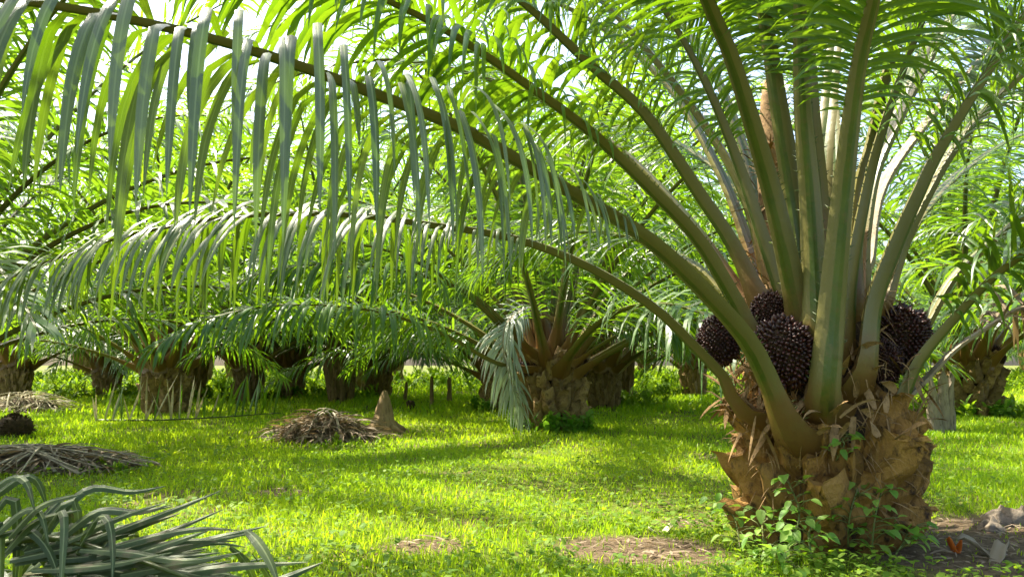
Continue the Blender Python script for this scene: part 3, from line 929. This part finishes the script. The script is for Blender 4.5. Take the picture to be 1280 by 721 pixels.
def top_cut_frond():
    r = random.Random(61)
    st = [P(-140, 730, 3.15), P(-40, 690, 3.1), P(60, 672, 3.05), P(140, 690, 3.0), P(220, 716, 2.95), P(300, 750, 2.9)]
    o = st[0]
    t = link('cut_frond', None, None, o, label='freshly cut grey-green frond with long stiff pointed leaflets lying on top of the foreground pile', category='frond')
    c, _ = catmull(st, 24)
    mb = MB(); tube(mb, c, [0.028 * (1 - 0.75 * i / 24) for i in range(25)], 7, 0.0, 0.7)
    part('stalk', mb, M['petiole'], t, o, o.copy())
    BL = [[(90, 684), (180, 650), (258, 621)], [(85, 676), (150, 646), (205, 628)], [(115, 690), (200, 668), (255, 660), (297, 662)],
          [(150, 705), (230, 682), (318, 665)], [(140, 700), (200, 682), (262, 662)], [(10, 672), (50, 632), (105, 616)],
          [(40, 674), (80, 628), (96, 632), (99, 690), (96, 760)], [(-25, 668), (5, 624), (20, 628), (21, 690), (16, 760)],
          [(50, 676), (72, 640), (80, 648), (78, 700), (74, 760)], [(100, 682), (122, 646), (136, 652), (141, 690), (140, 730)],
          [(0, 668), (35, 662), (62, 690), (80, 745)], [(-30, 630), (10, 598), (32, 602), (44, 640)], [(200, 721), (285, 708), (385, 702)],
          [(308, 662), (322, 676), (338, 702), (350, 735)], [(300, 745), (355, 722), (404, 702)], [(60, 700), (150, 690), (240, 672)],
          [(100, 712), (190, 700), (275, 690)], [(30, 690), (110, 668), (180, 655)], [(100, 686), (160, 690), (230, 700), (300, 690)],
          [(150, 718), (220, 705), (290, 694)], [(40, 712), (130, 706), (215, 690)], [(170, 712), (230, 716), (300, 730), (340, 760)], [(70, 678), (120, 640), (170, 640), (215, 632)]]
    for bi, bl in enumerate(BL):
        for cp in range(3):
            j = 0 if cp == 0 else 15
            dy = r.uniform(-0.06, 0.06) + 0.03 * cp
            jx, jy = r.gauss(0, j), r.gauss(0, j) + 8 * cp
            pts = [P(a + jx + r.gauss(0, j * 0.15), b + jy + r.gauss(0, j * 0.15), 3.02 + dy * (k + 0.4)) for k, (a, b) in enumerate(bl)]
            mb = MB(); strip_leaf(mb, pts, r.uniform(0.027, 0.038), r.random())
            part('leaflet', mb, M['leaf_cut'], t, o, pts[0].copy(), False)
top_cut_frond()
kw = dict(n=26, start=0.12, wbase=0.035, lmax=0.62, lw=0.046, droop=1.8, segs=9, kink=0.6, stub_spines=False, strap=3.5, aoff=-8, jit=1.8)
ground_frond('cut_frond', [V((-2.9, 3.3, 0.04)), V((-2.3, 3.35, 0.14)), V((-1.8, 3.4, 0.20)), V((-1.4, 3.45, 0.16)), V((-0.95, 3.5, 0.05))],
             'grey-green cut frond with curled leaflets lying behind the topmost frond of the foreground pile', 'frond', M['leaf_cut'], M['petiole'],
             None, 64, 6, **kw)
kw.update(droop=2.4, lmax=0.55, kink=0.8)
ground_frond('cut_frond', [V((-2.5, 2.75, 0.04)), V((-2.0, 2.8, 0.14)), V((-1.55, 2.85, 0.2)), V((-1.15, 2.9, 0.16)), V((-0.75, 3.0, 0.05))],
             'cut frond with limp hanging leaflets lying undermost in the foreground pile', 'frond', M['leaf_cut'], M['petiole'],
             None, 64, 7, **kw)

def dry_heap(cx, cy, rx, ry, h, n, label, lm, pm, seed, strands=500, group=None):
    r = random.Random(seed)
    t = link('dry_frond_heap', None, None, (cx, cy, gz(cx, cy)), label=label, category='heap')
    o = V((cx, cy, gz(cx, cy)))
    mb = MB(); vs, fs = [], []
    for i in range(9):
        u = i / 8
        for k in range(22):
            a = 2 * math.pi * k / 22
            nz = 1 + 0.3 * noise.noise(V((math.cos(a) * 1.5 + seed, math.sin(a) * 1.5, u * 2)))
            vs.append(o + V((rx * u * nz * math.cos(a), ry * u * nz * math.sin(a), h * (1 - u ** 1.7) * nz * 0.85 - 0.03)))
    for i in range(8):
        for k in range(22):
            k2 = (k + 1) % 22
            fs.append((i * 22 + k, (i + 1) * 22 + k, (i + 1) * 22 + k2, i * 22 + k2))
    mb.add(vs, fs)
    part('mound', mb, M['mound'], t, o, o.copy())
    sb = MB()
    for k in range(strands):
        a = r.uniform(0, 6.28); u = math.sqrt(r.random())
        p = o + V((rx * u * math.cos(a), ry * u * math.sin(a), h * (1 - u ** 1.7) * 0.85 + 0.01))
        b = a + r.gauss(0, 1.3)
        d = V((math.cos(b), math.sin(b), r.uniform(-0.2, 0.5)))
        leaflet(sb, p, d, V((-math.sin(b), math.cos(b), 0)), r.uniform(0.25, 0.6), r.uniform(0.012, 0.035), r.uniform(0.6, 1.6), 4, 0.2, r.uniform(-2, 2), r.random(), 0, True)
    part('dry_leaflets', sb, lm, t, o, o.copy(), kind='stuff')
    for k in range(n):
        a = r.uniform(0, 6.28)
        L = r.uniform(0.9, 1.6) * rx
        c = o + V((r.uniform(-.3, .3) * rx, r.uniform(-.3, .3) * ry, 0))
        dv = V((math.cos(a), math.sin(a) * 0.6, 0))
        mb = MB()
        pts = [c - dv * L * 0.8 + V((0, 0, 0.02)), c - dv * L * 0.3 + V((0, 0, h * 0.8)), c + dv * L * 0.2 + V((0, 0, h * r.uniform(0.9, 1.1))), c + dv * L * 0.9 + V((0, 0, 0.06))]
        cc, _ = catmull(pts, 14)
        tube(mb, cc, [0.022 * (1 - 0.7 * i / 14) for i in range(15)], 6, 0.0, 0.6)
        part('stalk', mb, pm, t, o, c)
    return t

g = G(60, 590); dry_heap(g.x - 0.25, g.y + 0.2, 1.05, 0.5, 0.20, 22, 'tangled heap of brown dead fronds behind the fresh cut fronds', M['leaf_dry'], M['petiole_dry_or_lit'], 3, 420)
g = G(398, 553); dry_heap(g.x, g.y + 0.4, 0.64, 0.45, 0.38, 6, 'low mound of dead brown fronds beside the pointed stump', M['leaf_dry'], M['petiole_dry_or_lit'], 4, 650)
g = G(20, 515); dry_heap(g.x - 0.1, g.y + 0.4, 0.95, 0.6, 0.42, 5, 'pale straw-coloured heap of dead fronds under the palms', M['leaf_straw'], M['petiole_straw'], 6, 420)

# cut frond lying in the grass with pale upright leaflet stubs
def stub_frond():
    pts = [ground(120, 530), ground(200, 529), ground(280, 527), ground(350, 523)]
    pts = [p + V((0, 0, 0.06 + 0.02 * i)) for i, p in enumerate(pts)]
    o = pts[0]
    t = link('cut_frond', None, None, o, label='cut frond lying flat in the grass with pale leaflet stubs standing upright', category='frond')
    c, _ = catmull(pts, 24)
    mb = MB(); tube(mb, c, [0.03 * (1 - 0.6 * i / 24) for i in range(25)], 6, 0.0, 0.7)
    part('stalk', mb, M['petiole'], t, o, o.copy())
    r = random.Random(9)
    for k in range(46):
        u = k / 45
        p = c[int(u * 23.9)]
        mb = MB()
        d = V((r.gauss(0.12, 0.16), r.gauss(-0.1, 0.2), 1))
        L = r.uniform(0.4, 0.95) if u < 0.62 else r.uniform(0.6, 1.0)
        leaflet(mb, p, d, V((1, r.uniform(-.4, .4), 0)), L, r.uniform(0.035, 0.055), 0.25 if u < 0.62 else 0.8, 5, 0.2, r.uniform(-.8, .8), r.random())
        part('leaflet', mb, M['leaf_straw'] if (u < 0.62 and r.random() < 0.7) else M['leaf'], t, o, p.copy())
stub_frond()

# ------------------------------------------------------------------ stumps, poles, fallen bunches, litter
def lumpy(name, pts_r, seed, mat, loc, label=None, cat=None, parent=None, sides=12, amp=0.15, sx=1.0, sy=1.0):
    """a lathe (r, z) profile roughened by noise"""
    mb = MB(); vs, fs = [], []
    for (r, z) in pts_r:
        for k in range(sides):
            a = 2 * math.pi * k / sides
            q = 1 + amp * noise.noise(V((math.cos(a) * 1.7 + seed * 3.1, math.sin(a) * 1.7, z * 5)))
            vs.append(V((r * q * math.cos(a) * sx, r * q * math.sin(a) * sy, z + amp * 0.15 * noise.noise(V((a * 2, seed, z * 9))))))
    n = len(pts_r)
    for i in range(n - 1):
        for k in range(sides):
            k2 = (k + 1) % sides
            fs.append((i * sides + k, i * sides + k2, (i + 1) * sides + k2, (i + 1) * sides + k))
    fs.append(tuple((n - 1) * sides + k for k in range(sides)))
    mb.add(vs, fs)
    o = link(name, mb.mesh(name, mat), parent, loc)
    if label:
        o['label'], o['category'] = label, cat
    return o

g = ground(480, 541)
st = link('tree_stump', None, None, g, scale=(1.25, 1.25, 1.35), label='pointed brown wooden stump beside the mound of dead fronds', category='stump')
lumpy('stump_body', [(0.27, -0.05), (0.2, 0.06), (0.14, 0.16), (0.10, 0.26), (0.075, 0.36), (0.03, 0.46)], 2, M['wood'], (0, 0, 0), parent=st, amp=0.3)
for k in range(5):
    a = k * 1.3 + 0.4
    mb = MB(); c, _ = catmull([V((0.08 * math.cos(a), 0.08 * math.sin(a), 0.12)), V((0.2 * math.cos(a), 0.2 * math.sin(a), 0.05)), V((0.38 * math.cos(a + .2), 0.38 * math.sin(a + .2), -0.03))], 8)
    tube(mb, c, [0.05 * (1 - 0.7 * i / 8) for i in range(9)], 6)
    link('root', mb.mesh('root', M['wood']), st)

g = ground(513, 512)
lumpy('tree_stump', [(0.11, -0.05), (0.10, 0.08), (0.12, 0.16), (0.07, 0.21)], 5, M['empty_bunch'], g, 'small dark stub in the grass beyond the pointed stump', 'stump', amp=0.4)
for (px, py, top, r, lb) in ((540, 509, 470, 0.05, 'tall thin brown pole standing in the grass between the other two'),
                             (562, 503, 473, 0.065, 'thick dark brown pole standing nearest the palm with splayed pale stalks'),
                             (506, 502, 478, 0.05, 'short leaning greenish pole nearest the pointed stump')):
    g = ground(px, py)
    hgt = (py - top) / F * g.y
    prof = [(r * 1.25, -0.05), (r, 0.1), (r * 0.95, hgt * 0.5), (r * 0.9, hgt * 0.9), (r * 0.5, hgt)]
    lumpy('wooden_pole', prof, px, M['wood'], g, lb, 'pole', sides=8, amp=0.25).rotation_euler = (0.02, 0.08 if px == 506 else -0.02, 0)

def fallen_bunch(px, py, s, mat, label):
    g = ground(px, py)
    t = link('fallen_bunch', None, None, g, label=label, category='fruit bunch')
    lumpy('stalk_core', [(0.10 * s, -0.03), (0.2 * s, 0.04 * s), (0.22 * s, 0.13 * s), (0.17 * s, 0.22 * s), (0.06 * s, 0.27 * s)], 7, mat, (0, 0, 0), parent=t, amp=0.25)
    r = random.Random(px)
    mb = MB()
    for k in range(170):
        a = r.uniform(0, 6.28); e = r.uniform(0.05, 1.5)
        n_ = V((math.cos(a) * math.cos(e), math.sin(a) * math.cos(e), math.sin(e)))
        leaflet(mb, V((n_.x * 0.19 * s, n_.y * 0.19 * s, 0.05 * s + n_.z * 0.19 * s)), n_ + V((r.gauss(0, .3), r.gauss(0, .3), r.gauss(0, .3))), n_.orthogonal(), 0.08 * s, 0.022 * s, 0.4, 3, 0.4, 0, r.random())
    link('spikelets', mb.mesh('spikelets', mat), t, kind='stuff')

fallen_bunch(17, 546, 1.15, M['empty_bunch'], 'dark rounded empty fruit bunch lying in sunlit grass by the dead frond heap')
fallen_bunch(1148, 536, 0.75, M['red_bunch'], 'reddish-brown fallen fruit bunch lying beside the grey split stump')

# grey split stump of dead leaf bases
g = ground(1180, 540)
st = link('dead_stump', None, None, g, label='weathered grey split stump standing between fallen bunch and leafy-footed palm', category='stump')
for k, (dx, w, h, lean) in enumerate(((-0.14, 0.10, 0.95, -0.1), (0.02, 0.09, 1.25, 0.06), (0.15, 0.10, 1.05, 0.14), (0.05, 0.12, 0.6, -0.05), (-0.05, 0.08, 0.8, 0.2))):
    mb = MB()
    c, _ = catmull([V((dx, 0.05 * k, -0.05)), V((dx * 0.8 + lean * 0.3, 0.04 * k, h * 0.35)), V((dx * 0.6 + lean * 0.7, 0.03 * k, h * 0.75)), V((dx * 0.7 + lean, 0.03 * k, h))], 10)
    tube(mb, c, [w * (1.3 - 0.8 * i / 10) * (1 + 0.12 * math.sin(i * 2.1 + k)) for i in range(11)], 8, 0.5, 0.55)
    link('split_stalk', mb.mesh('split_stalk', M['dead_wood']), st)

# broad bright leaf plant behind the right-hand fronds
bp = P(1180, 275, 18.5)
bo = V((bp.x, bp.y, 0))
bt = link('banana_plant', None, None, bo, scale=(1.55, 1.55, 1.5), label='broad-leaved plant with bright yellow-green leaf standing behind the fruiting palm', category='plant')
mb = MB(); c, _ = catmull([V((0, 0, -0.05)), V((0.02, 0, 1.0)), V((0.0, 0.02, 2.0))], 10)
tube(mb, c, [0.09 - 0.004 * i for i in range(11)], 10)
link('stem', mb.mesh('stem', M['stem']), bt)
for (az, e, L, w) in ((0.5, 80, 1.55, 0.62), (2.6, 62, 1.3, 0.4), (-1.0, 55, 1.3, 0.42), (4.0, 50, 1.2, 0.4)):
    mb = MB(); vs, fs = [], []
    d = V((math.cos(az) * math.cos(R(e)), math.sin(az) * math.cos(R(e)), math.sin(R(e))))
    W = V((1, 0.15, 0)) if e == 80 else V((-math.sin(az), math.cos(az), 0))
    p = V((0, 0, 1.9)); n = 16
    for i in range(n + 1):
        t = i / n
        ww = 0.02 if t < 0.3 else 0.02 + w * 0.5 * min(1, ((t - 0.3) / 0.4)) ** 0.8 * (1 - 0.25 * max(0, t - 0.8) / 0.2) * (1 + 0.06 * math.sin(i * 2.7))
        N = W.cross(d).normalized()
        lag = d * (0.22 * L * max(0, t - 0.6) / 0.4)
        vs += [p - W * ww + N * ww * 0.45 + lag, p - lag * 0.8, p + W * ww + N * ww * 0.3 + lag * 0.6]
        d = (d + V((0, 0, -1)) * (0.5 / n if e == 80 else 1.3 / n)).normalized()
        p = p + d * (L / n)
    for i in range(n):
        b = 3 * i
        fs += [(b, b + 1, b + 4, b + 3), (b + 1, b + 2, b + 5, b + 4)]
    mb.add(vs, fs, 0.6)
    link('leaf', mb.mesh('leaf', M['banana']), bt)

# litter on the bare soil
def curled_leaf(px, py, L, w, mat, label, name='fallen_leaf', cat='leaf', seed=0, az=0.3):
    g = ground(px, py) + V((0, 0, 0.03))
    mb = MB()
    r = random.Random(seed)
    vs, fs = [], []
    d = V((math.cos(az), math.sin(az), 0)); W = V((-d.y, d.x, 0))
    for i in range(9):
        t = i / 8
        ww = w * 0.5 * math.sin(math.pi * (0.08 + 0.88 * t)) ** 0.7
        b = d * (L * (t - 0.5)) + V((0, 0, 0.05 * math.sin(t * 5 + seed)))
        for sgn, up in ((-1, 0.5), (-0.4, 0.1), (0.4, 0.1), (1, 0.55)):
            vs.append(g + b + W * (ww * sgn) + V((0, 0, ww * up + r.uniform(-.008, .008))))
    for i in range(8):
        for k in range(3):
            fs.append((i * 4 + k, i * 4 + k + 1, i * 4 + k + 5, i * 4 + k + 4))
    mb.add(vs, fs, r.random())
    o = link(name, mb.mesh(name, mat, g), None, g, label=label, category=cat)
    sd = o.modifiers.new('thickness', 'SOLIDIFY'); sd.thickness = 0.004

curled_leaf(1228, 694, 0.24, 0.11, M['pale_leaf'], 'large pale curled dry leaf lying on the bare soil', seed=1, az=-0.35)
curled_leaf(1250, 700, 0.16, 0.08, M['pale_leaf'], 'smaller pale dry leaf overlapping the large one on bare soil', seed=4, az=0.5)
curled_leaf(1194, 689, 0.09, 0.06, M['orange_leaf'], 'tiny bright orange leaf on the soil beside the palm trunk', seed=2, az=0.2)
curled_leaf(832, 660, 0.24, 0.06, M['leaf_straw'], 'long straw-coloured husk at the back of the bare soil patch', 'dry_husk', 'husk', 3, 0.35)
for (px, py, s, lb) in ((1252, 652, 0.13, 'grey-brown clod on the soil behind the pale dry leaf'), (1275, 645, 0.10, 'small grey clod farthest from the palm trunk'), (1238, 662, 0.08, 'little brown clod between larger clod and palm trunk')):
    lumpy('soil_clod', [(s * 0.8, -0.03), (s, 0.02), (s * 0.9, s * 0.35), (s * 0.5, s * 0.6), (s * 0.1, s * 0.66)], px, M['stone'], ground(px, py), lb, 'clod', amp=0.5)

# ------------------------------------------------------------------ plants climbing the trunk
def leaf_mesh(seed, L=0.10, w=0.055):
    r = random.Random(seed)
    mb = MB(); vs, fs = [], []
    n = 6
    for i in range(n + 1):
        t = i / n
        ww = w * 0.5 * (math.sin(math.pi * min(1, t ** 0.75)) ** 0.8) + 0.001
        z = -0.25 * L * t * t
        vs += [V((-ww, L * t, z + ww * 0.35)), V((0, L * t, z)), V((ww, L * t, z + ww * 0.35))]
    for i in range(n):
        b = 3 * i
        fs += [(b, b + 1, b + 4, b + 3), (b + 1, b + 2, b + 5, b + 4)]
    mb.add(vs, fs, r.random())
    return mb.mesh('leaf', M['vine_leaf'])
VL = [leaf_mesh(k, 0.09 + 0.012 * (k % 3), 0.05 + 0.008 * (k % 4)) for k in range(8)]

VINES = [  # pixel of foot, pixel of top, leaves, label
 (925, 690, 905, 625, 18, 'bushy pale green weed at the shaded edge of the trunk next to bare soil'),
 (955, 700, 950, 640, 20, 'leafy creeper growing up from the trunk foot beside the bushy pale weed'),
 (985, 700, 985, 600, 24, 'tall creeper climbing the middle of the big trunk'),
 (1015, 705, 1020, 645, 16, 'low broad-leaved weed in front of the big trunk'),
 (1060, 690, 1072, 610, 18, 'green creeper with small leaves climbing below the fern on the trunk'),
 (1090, 695, 1102, 612, 14, 'thin creeper hanging over the trunk crease near its outer edge'),
 (1120, 700, 1135, 660, 18, 'dense green weed at trunk foot next to the orange leaf'),
 (1045, 575, 1050, 545, 10, 'small fern sprouting from a crevice high on the big trunk'),
 (1000, 720, 960, 690, 18, 'spreading weed in the sunlit grass before the big trunk'),
]
for vi, (ax, ay, bx, by, nl, lb) in enumerate(VINES):
    r = random.Random(300 + vi)
    def on_trunk(px, py):
        d = ray(px, py); o_ = V((0, 0, HC))
        # distance where the ray meets the trunk surface (vertical cylinder) or the ground
        rad = 0.51
        ox, oy = -MC.x, -MC.y
        A = d.x * d.x + d.y * d.y; B = 2 * (ox * d.x + oy * d.y); C_ = ox * ox + oy * oy - rad * rad
        q = B * B - 4 * A * C_
        s1 = (-B - math.sqrt(q)) / (2 * A) if q > 0 else -B / (2 * A)
        p = o_ + d * s1
        if p.z < 0.02:
            p = G(px, py); p.z = 0.03
        return p
    a, b = on_trunk(ax, ay), on_trunk(bx, by)
    mid = (a + b) / 2 + V((r.uniform(-.05, .05), -0.05, 0.02))
    t = link('climbing_plant', None, None, a, label=lb, category='plant')
    c, _ = catmull([a, mid, b], 14)
    mb = MB(); tube(mb, c, [0.005] * 15, 5)
    nl = int(nl * 1.3)
    for k in range(nl):
        i = 1 + int(13.9 * (k + 0.5) / nl)
        p = c[min(14, i)]
        az = r.uniform(math.pi, 2 * math.pi) if r.random() < 0.85 else r.uniform(0, 6.28)
        dv = V((math.cos(az), math.sin(az), r.uniform(0.1, 0.9))).normalized()
        q = p + dv * r.uniform(0.04, 0.13)
        tube(mb, [p, (p + q) / 2 + V((0, 0, 0.01)), q], [0.0025] * 3, 4)
        s = r.uniform(0.45, 0.85)
        link('leaf', VL[r.randrange(8)], t, q - a, (r.uniform(-0.7, 0.7), r.uniform(-.5, .5), az - math.pi / 2), (s, s, s))
    part('stem', mb, M['stem'], t, a, a.copy())

# pale seedling in the open grass
g = ground(214, 572)
t = link('seedling', None, None, g, label='pale yellow-green palm seedling standing alone in the grass', category='plant')
r = random.Random(12)
for k in range(7):
    mb = MB(); a = k * 0.9
    leaflet(mb, g + V((0, 0, -0.02)), V((math.cos(a) * 0.7, math.sin(a) * 0.4, 1)), V((-math.sin(a), math.cos(a), 0)), r.uniform(0.2, 0.34), 0.03, 2.2, 6, 0.3, 0, 1.0)
    part('blade', mb, M['grass'], t, g, g.copy())

# ------------------------------------------------------------------ grass, weeds and undergrowth
def soil_mask(x, y):
    m = np.zeros_like(x)
    for (px, py, sx, sy) in SOIL:
        g = G(px, py)
        d = np.sqrt(((x - g.x) / sx) ** 2 + ((y - g.y) / sy) ** 2)
        m = np.maximum(m, np.clip((1.35 - d) / 0.4, 0, 1))
    return m

def gzv(x, y):
    return 0.02 * np.sin(x * 0.9 + 0.3) * np.cos(y * 0.7) + 0.012 * np.sin(2.3 * x + 1.7 * y)

def smooth_noise(x, y, s, seed):
    """cheap patchiness from summed sines"""
    r = np.random.default_rng(seed)
    o = np.zeros_like(x)
    for k in range(7):
        a = r.uniform(0, 6.28); f = s * r.uniform(0.6, 1.8)
        o += np.sin((x * np.cos(a) + y * np.sin(a)) * f + r.uniform(0, 6.28))
    return o / 7

def grass_zone(y0, y1, dens, h, w):
    wid = lambda y: 0.70 * y + 0.9
    area = (wid(y0) + wid(y1)) * (y1 - y0)
    n = int(area * dens)
    y = y0 + (y1 - y0) * nrng.random(n)
    x = (nrng.random(n) * 2 - 1) * wid(y1)
    k = np.abs(x) < wid(y)
    x, y = x[k], y[k]
    pat = smooth_noise(x, y, 3.2, 8)
    keep = (nrng.random(len(x)) > 0.93 * soil_mask(x, y)) & (nrng.random(len(x)) < 0.75 + 0.9 * pat)
    keep &= (x - MC.x) ** 2 + (y - MC.y) ** 2 > 0.3
    x, y, pat = x[keep], y[keep], pat[keep]
    n = len(x)
    hh = h * nrng.uniform(0.45, 1.25, n) * (1 + 0.7 * smooth_noise(x, y, 1.4, 3))
    ww = w * nrng.uniform(0.6, 1.3, n)
    a = nrng.uniform(0, 2 * np.pi, n)
    b = nrng.uniform(0, 2 * np.pi, n)
    ln = hh * nrng.uniform(0.1, 0.9, n)
    z = gzv(x, y) - 0.01
    ca, sa, cb, sb = np.cos(a) * ww / 2, np.sin(a) * ww / 2, np.cos(b) * ln, np.sin(b) * ln
    v = np.empty((n, 5, 3), dtype=np.float32)
    v[:, 0] = np.stack([x - ca, y - sa, z], 1)
    v[:, 1] = np.stack([x + ca, y + sa, z], 1)
    v[:, 2] = np.stack([x + cb * .35 + ca * .8, y + sb * .35 + sa * .8, z + hh * .62], 1)
    v[:, 3] = np.stack([x + cb * .35 - ca * .8, y + sb * .35 - sa * .8, z + hh * .62], 1)
    v[:, 4] = np.stack([x + cb, y + sb, z + hh * .95], 1)
    val = np.clip(0.45 + 0.5 * smooth_noise(x, y, 0.9, 17) + nrng.normal(0, 0.22, n), 0, 1)
    return v, np.repeat(val.astype(np.float32), 5)

zs = [grass_zone(3.0, 6.0, 3600, 0.058, 0.0065), grass_zone(6.0, 10.0, 1900, 0.066, 0.0095), grass_zone(10.0, 17.0, 650, 0.085, 0.016),
      grass_zone(17.0, 28.0, 150, 0.14, 0.035), grass_zone(28.0, 48.0, 40, 0.22, 0.06)]
v = np.concatenate([q[0] for q in zs]); vals = np.concatenate([q[1] for q in zs])
n = len(v)
me = bpy.data.meshes.new('grass')
me.vertices.add(n * 5)
me.vertices.foreach_set('co', v.reshape(-1))
base = (np.arange(n, dtype=np.int32) * 5)[:, None]
li = (base + np.array([[0, 1, 2, 3, 3, 2, 4]], dtype=np.int32)).reshape(-1)
me.loops.add(n * 7)
me.loops.foreach_set('vertex_index', li)
me.polygons.add(n * 2)
me.polygons.foreach_set('loop_start', (np.arange(n, dtype=np.int32)[:, None] * 7 + np.array([[0, 4]], dtype=np.int32)).reshape(-1))
me.materials.append(M['grass'])
at_ = me.attributes.new('v', 'FLOAT', 'POINT')
at_.data.foreach_set('value', vals)
me.update(calc_edges=True)
link('grass', me, kind='stuff', label='short bright yellow-green grass covering the plantation floor', category='grass')
print('grass blades', n)

def weeds(name, spots, mat, L, w, label, cat, per=6, hmul=1.0, seed=1):
    r = random.Random(seed)
    mb = MB()
    for (x, y, s) in spots:
        z = gz(x, y)
        for k in range(per):
            a = r.uniform(0, 6.28)
            d = V((math.cos(a), math.sin(a), r.uniform(0.2, 1.3) * hmul))
            p = V((x + r.gauss(0, 0.04 * s), y + r.gauss(0, 0.04 * s), z + r.uniform(0, 0.10) * s * hmul))
            leaflet(mb, p, d, V((-math.sin(a), math.cos(a), 0)), L * s * r.uniform(0.6, 1.2), w * s * r.uniform(0.7, 1.2), 1.4, 3, 0.3, 0, r.random(), 0, True)
    link(name, mb.mesh(name, mat), kind='stuff', label=label, category=cat)

r = random.Random(55)
sp = []
for k in range(2600):
    y = 3.2 + 7.0 * r.random() ** 1.6
    x = r.uniform(-1, 1) * (0.68 * y + 0.6)
    if float(soil_mask(np.array([x]), np.array([y]))[0]) < 0.4 and (x - MC.x) ** 2 + (y - MC.y) ** 2 > 0.33:
        sp.append((x, y, r.uniform(0.6, 1.2)))
for k in range(240):            # thicker around the foot of the trunk and in the near corner of grass
    a = r.uniform(0, 6.28); q = r.uniform(0.58, 1.15)
    x, y = MC.x - 0.1 + q * math.cos(a), MC.y + q * math.sin(a)
    if float(soil_mask(np.array([x]), np.array([y]))[0]) < 0.25:
        sp.append((x, y, r.uniform(0.7, 1.3)))
weeds('ground_cover', sp, M['weed'], 0.055, 0.03, 'small broad-leaved weeds scattered through the near grass', 'weeds', 6)

sp = []
for k in range(1500):
    y = r.uniform(30, 60); x = r.uniform(-1, 1) * (0.7 * y + 2)
    sp.append((x, y, r.uniform(0.6, 1.6) * (1 + y / 60)))
for (px, py) in ((60, 500), (90, 497), (150, 500), (240, 500), (330, 500), (410, 497), (430, 500), (785, 510), (840, 496), (940, 500), (1200, 522), (1260, 522)):
    g = G(px, py)
    for k in range(26):
        sp.append((g.x + r.gauss(0, 0.5), g.y + 0.5 + r.gauss(0, 0.4), r.uniform(0.8, 1.5)))
for (px, py) in ((335, 553), (455, 555), (410, 560), (140, 590)):
    g = G(px, py)
    for k in range(5):
        sp.append((g.x + r.gauss(0, 0.2), g.y + r.gauss(0, 0.12), r.uniform(0.25, 0.5)))
weeds('undergrowth', sp, M['weed'], 0.22, 0.06, 'bright green leafy undergrowth around the far palm trunks', 'undergrowth', 16, 2.2, 2)
# leaves at the foot of the squat palm
sp = []
for (px, py, q) in ((692, 541, 0.56), (1237, 522, 0.62), (622, 514, 0.54)):
    x, y = at(px, py)
    for k in range(60):
        a = r.uniform(0, 6.28)
        sp.append((x + q * math.cos(a), y + q * math.sin(a), r.uniform(0.7, 1.4)))
weeds('creepers', sp, M['vine_leaf'], 0.16, 0.07, 'dark green leafy creepers round the feet of the background palms', 'creepers', 10, 2.0, 3)

# straw and leaf litter on the bare soil
mb = MB()
r = random.Random(91)
for (px, py, sx, sy) in SOIL:
    g = G(px, py)
    for k in range(int(130 * sx * sy / 0.15)):
        x, y = g.x + r.gauss(0, sx * 0.6), g.y + r.gauss(0, sy * 0.6)
        if (x - MC.x) ** 2 + (y - MC.y) ** 2 < 0.3:
            continue
        a = r.uniform(0, 6.28)
        leaflet(mb, V((x, y, gz(x, y) + 0.012 + r.uniform(0, 0.015))), V((math.cos(a), math.sin(a), r.uniform(-0.05, 0.25))), V((-math.sin(a), math.cos(a), 0)),
                r.uniform(0.02, 0.14), r.uniform(0.004, 0.018), 0.25, 3, 0.3, r.uniform(-1, 1), r.random(), 0, True)
link('leaf_litter', mb.mesh('leaf_litter', M['leaf_dry']), kind='stuff', label='brown straw and leaf litter strewn over the bare soil', category='litter')
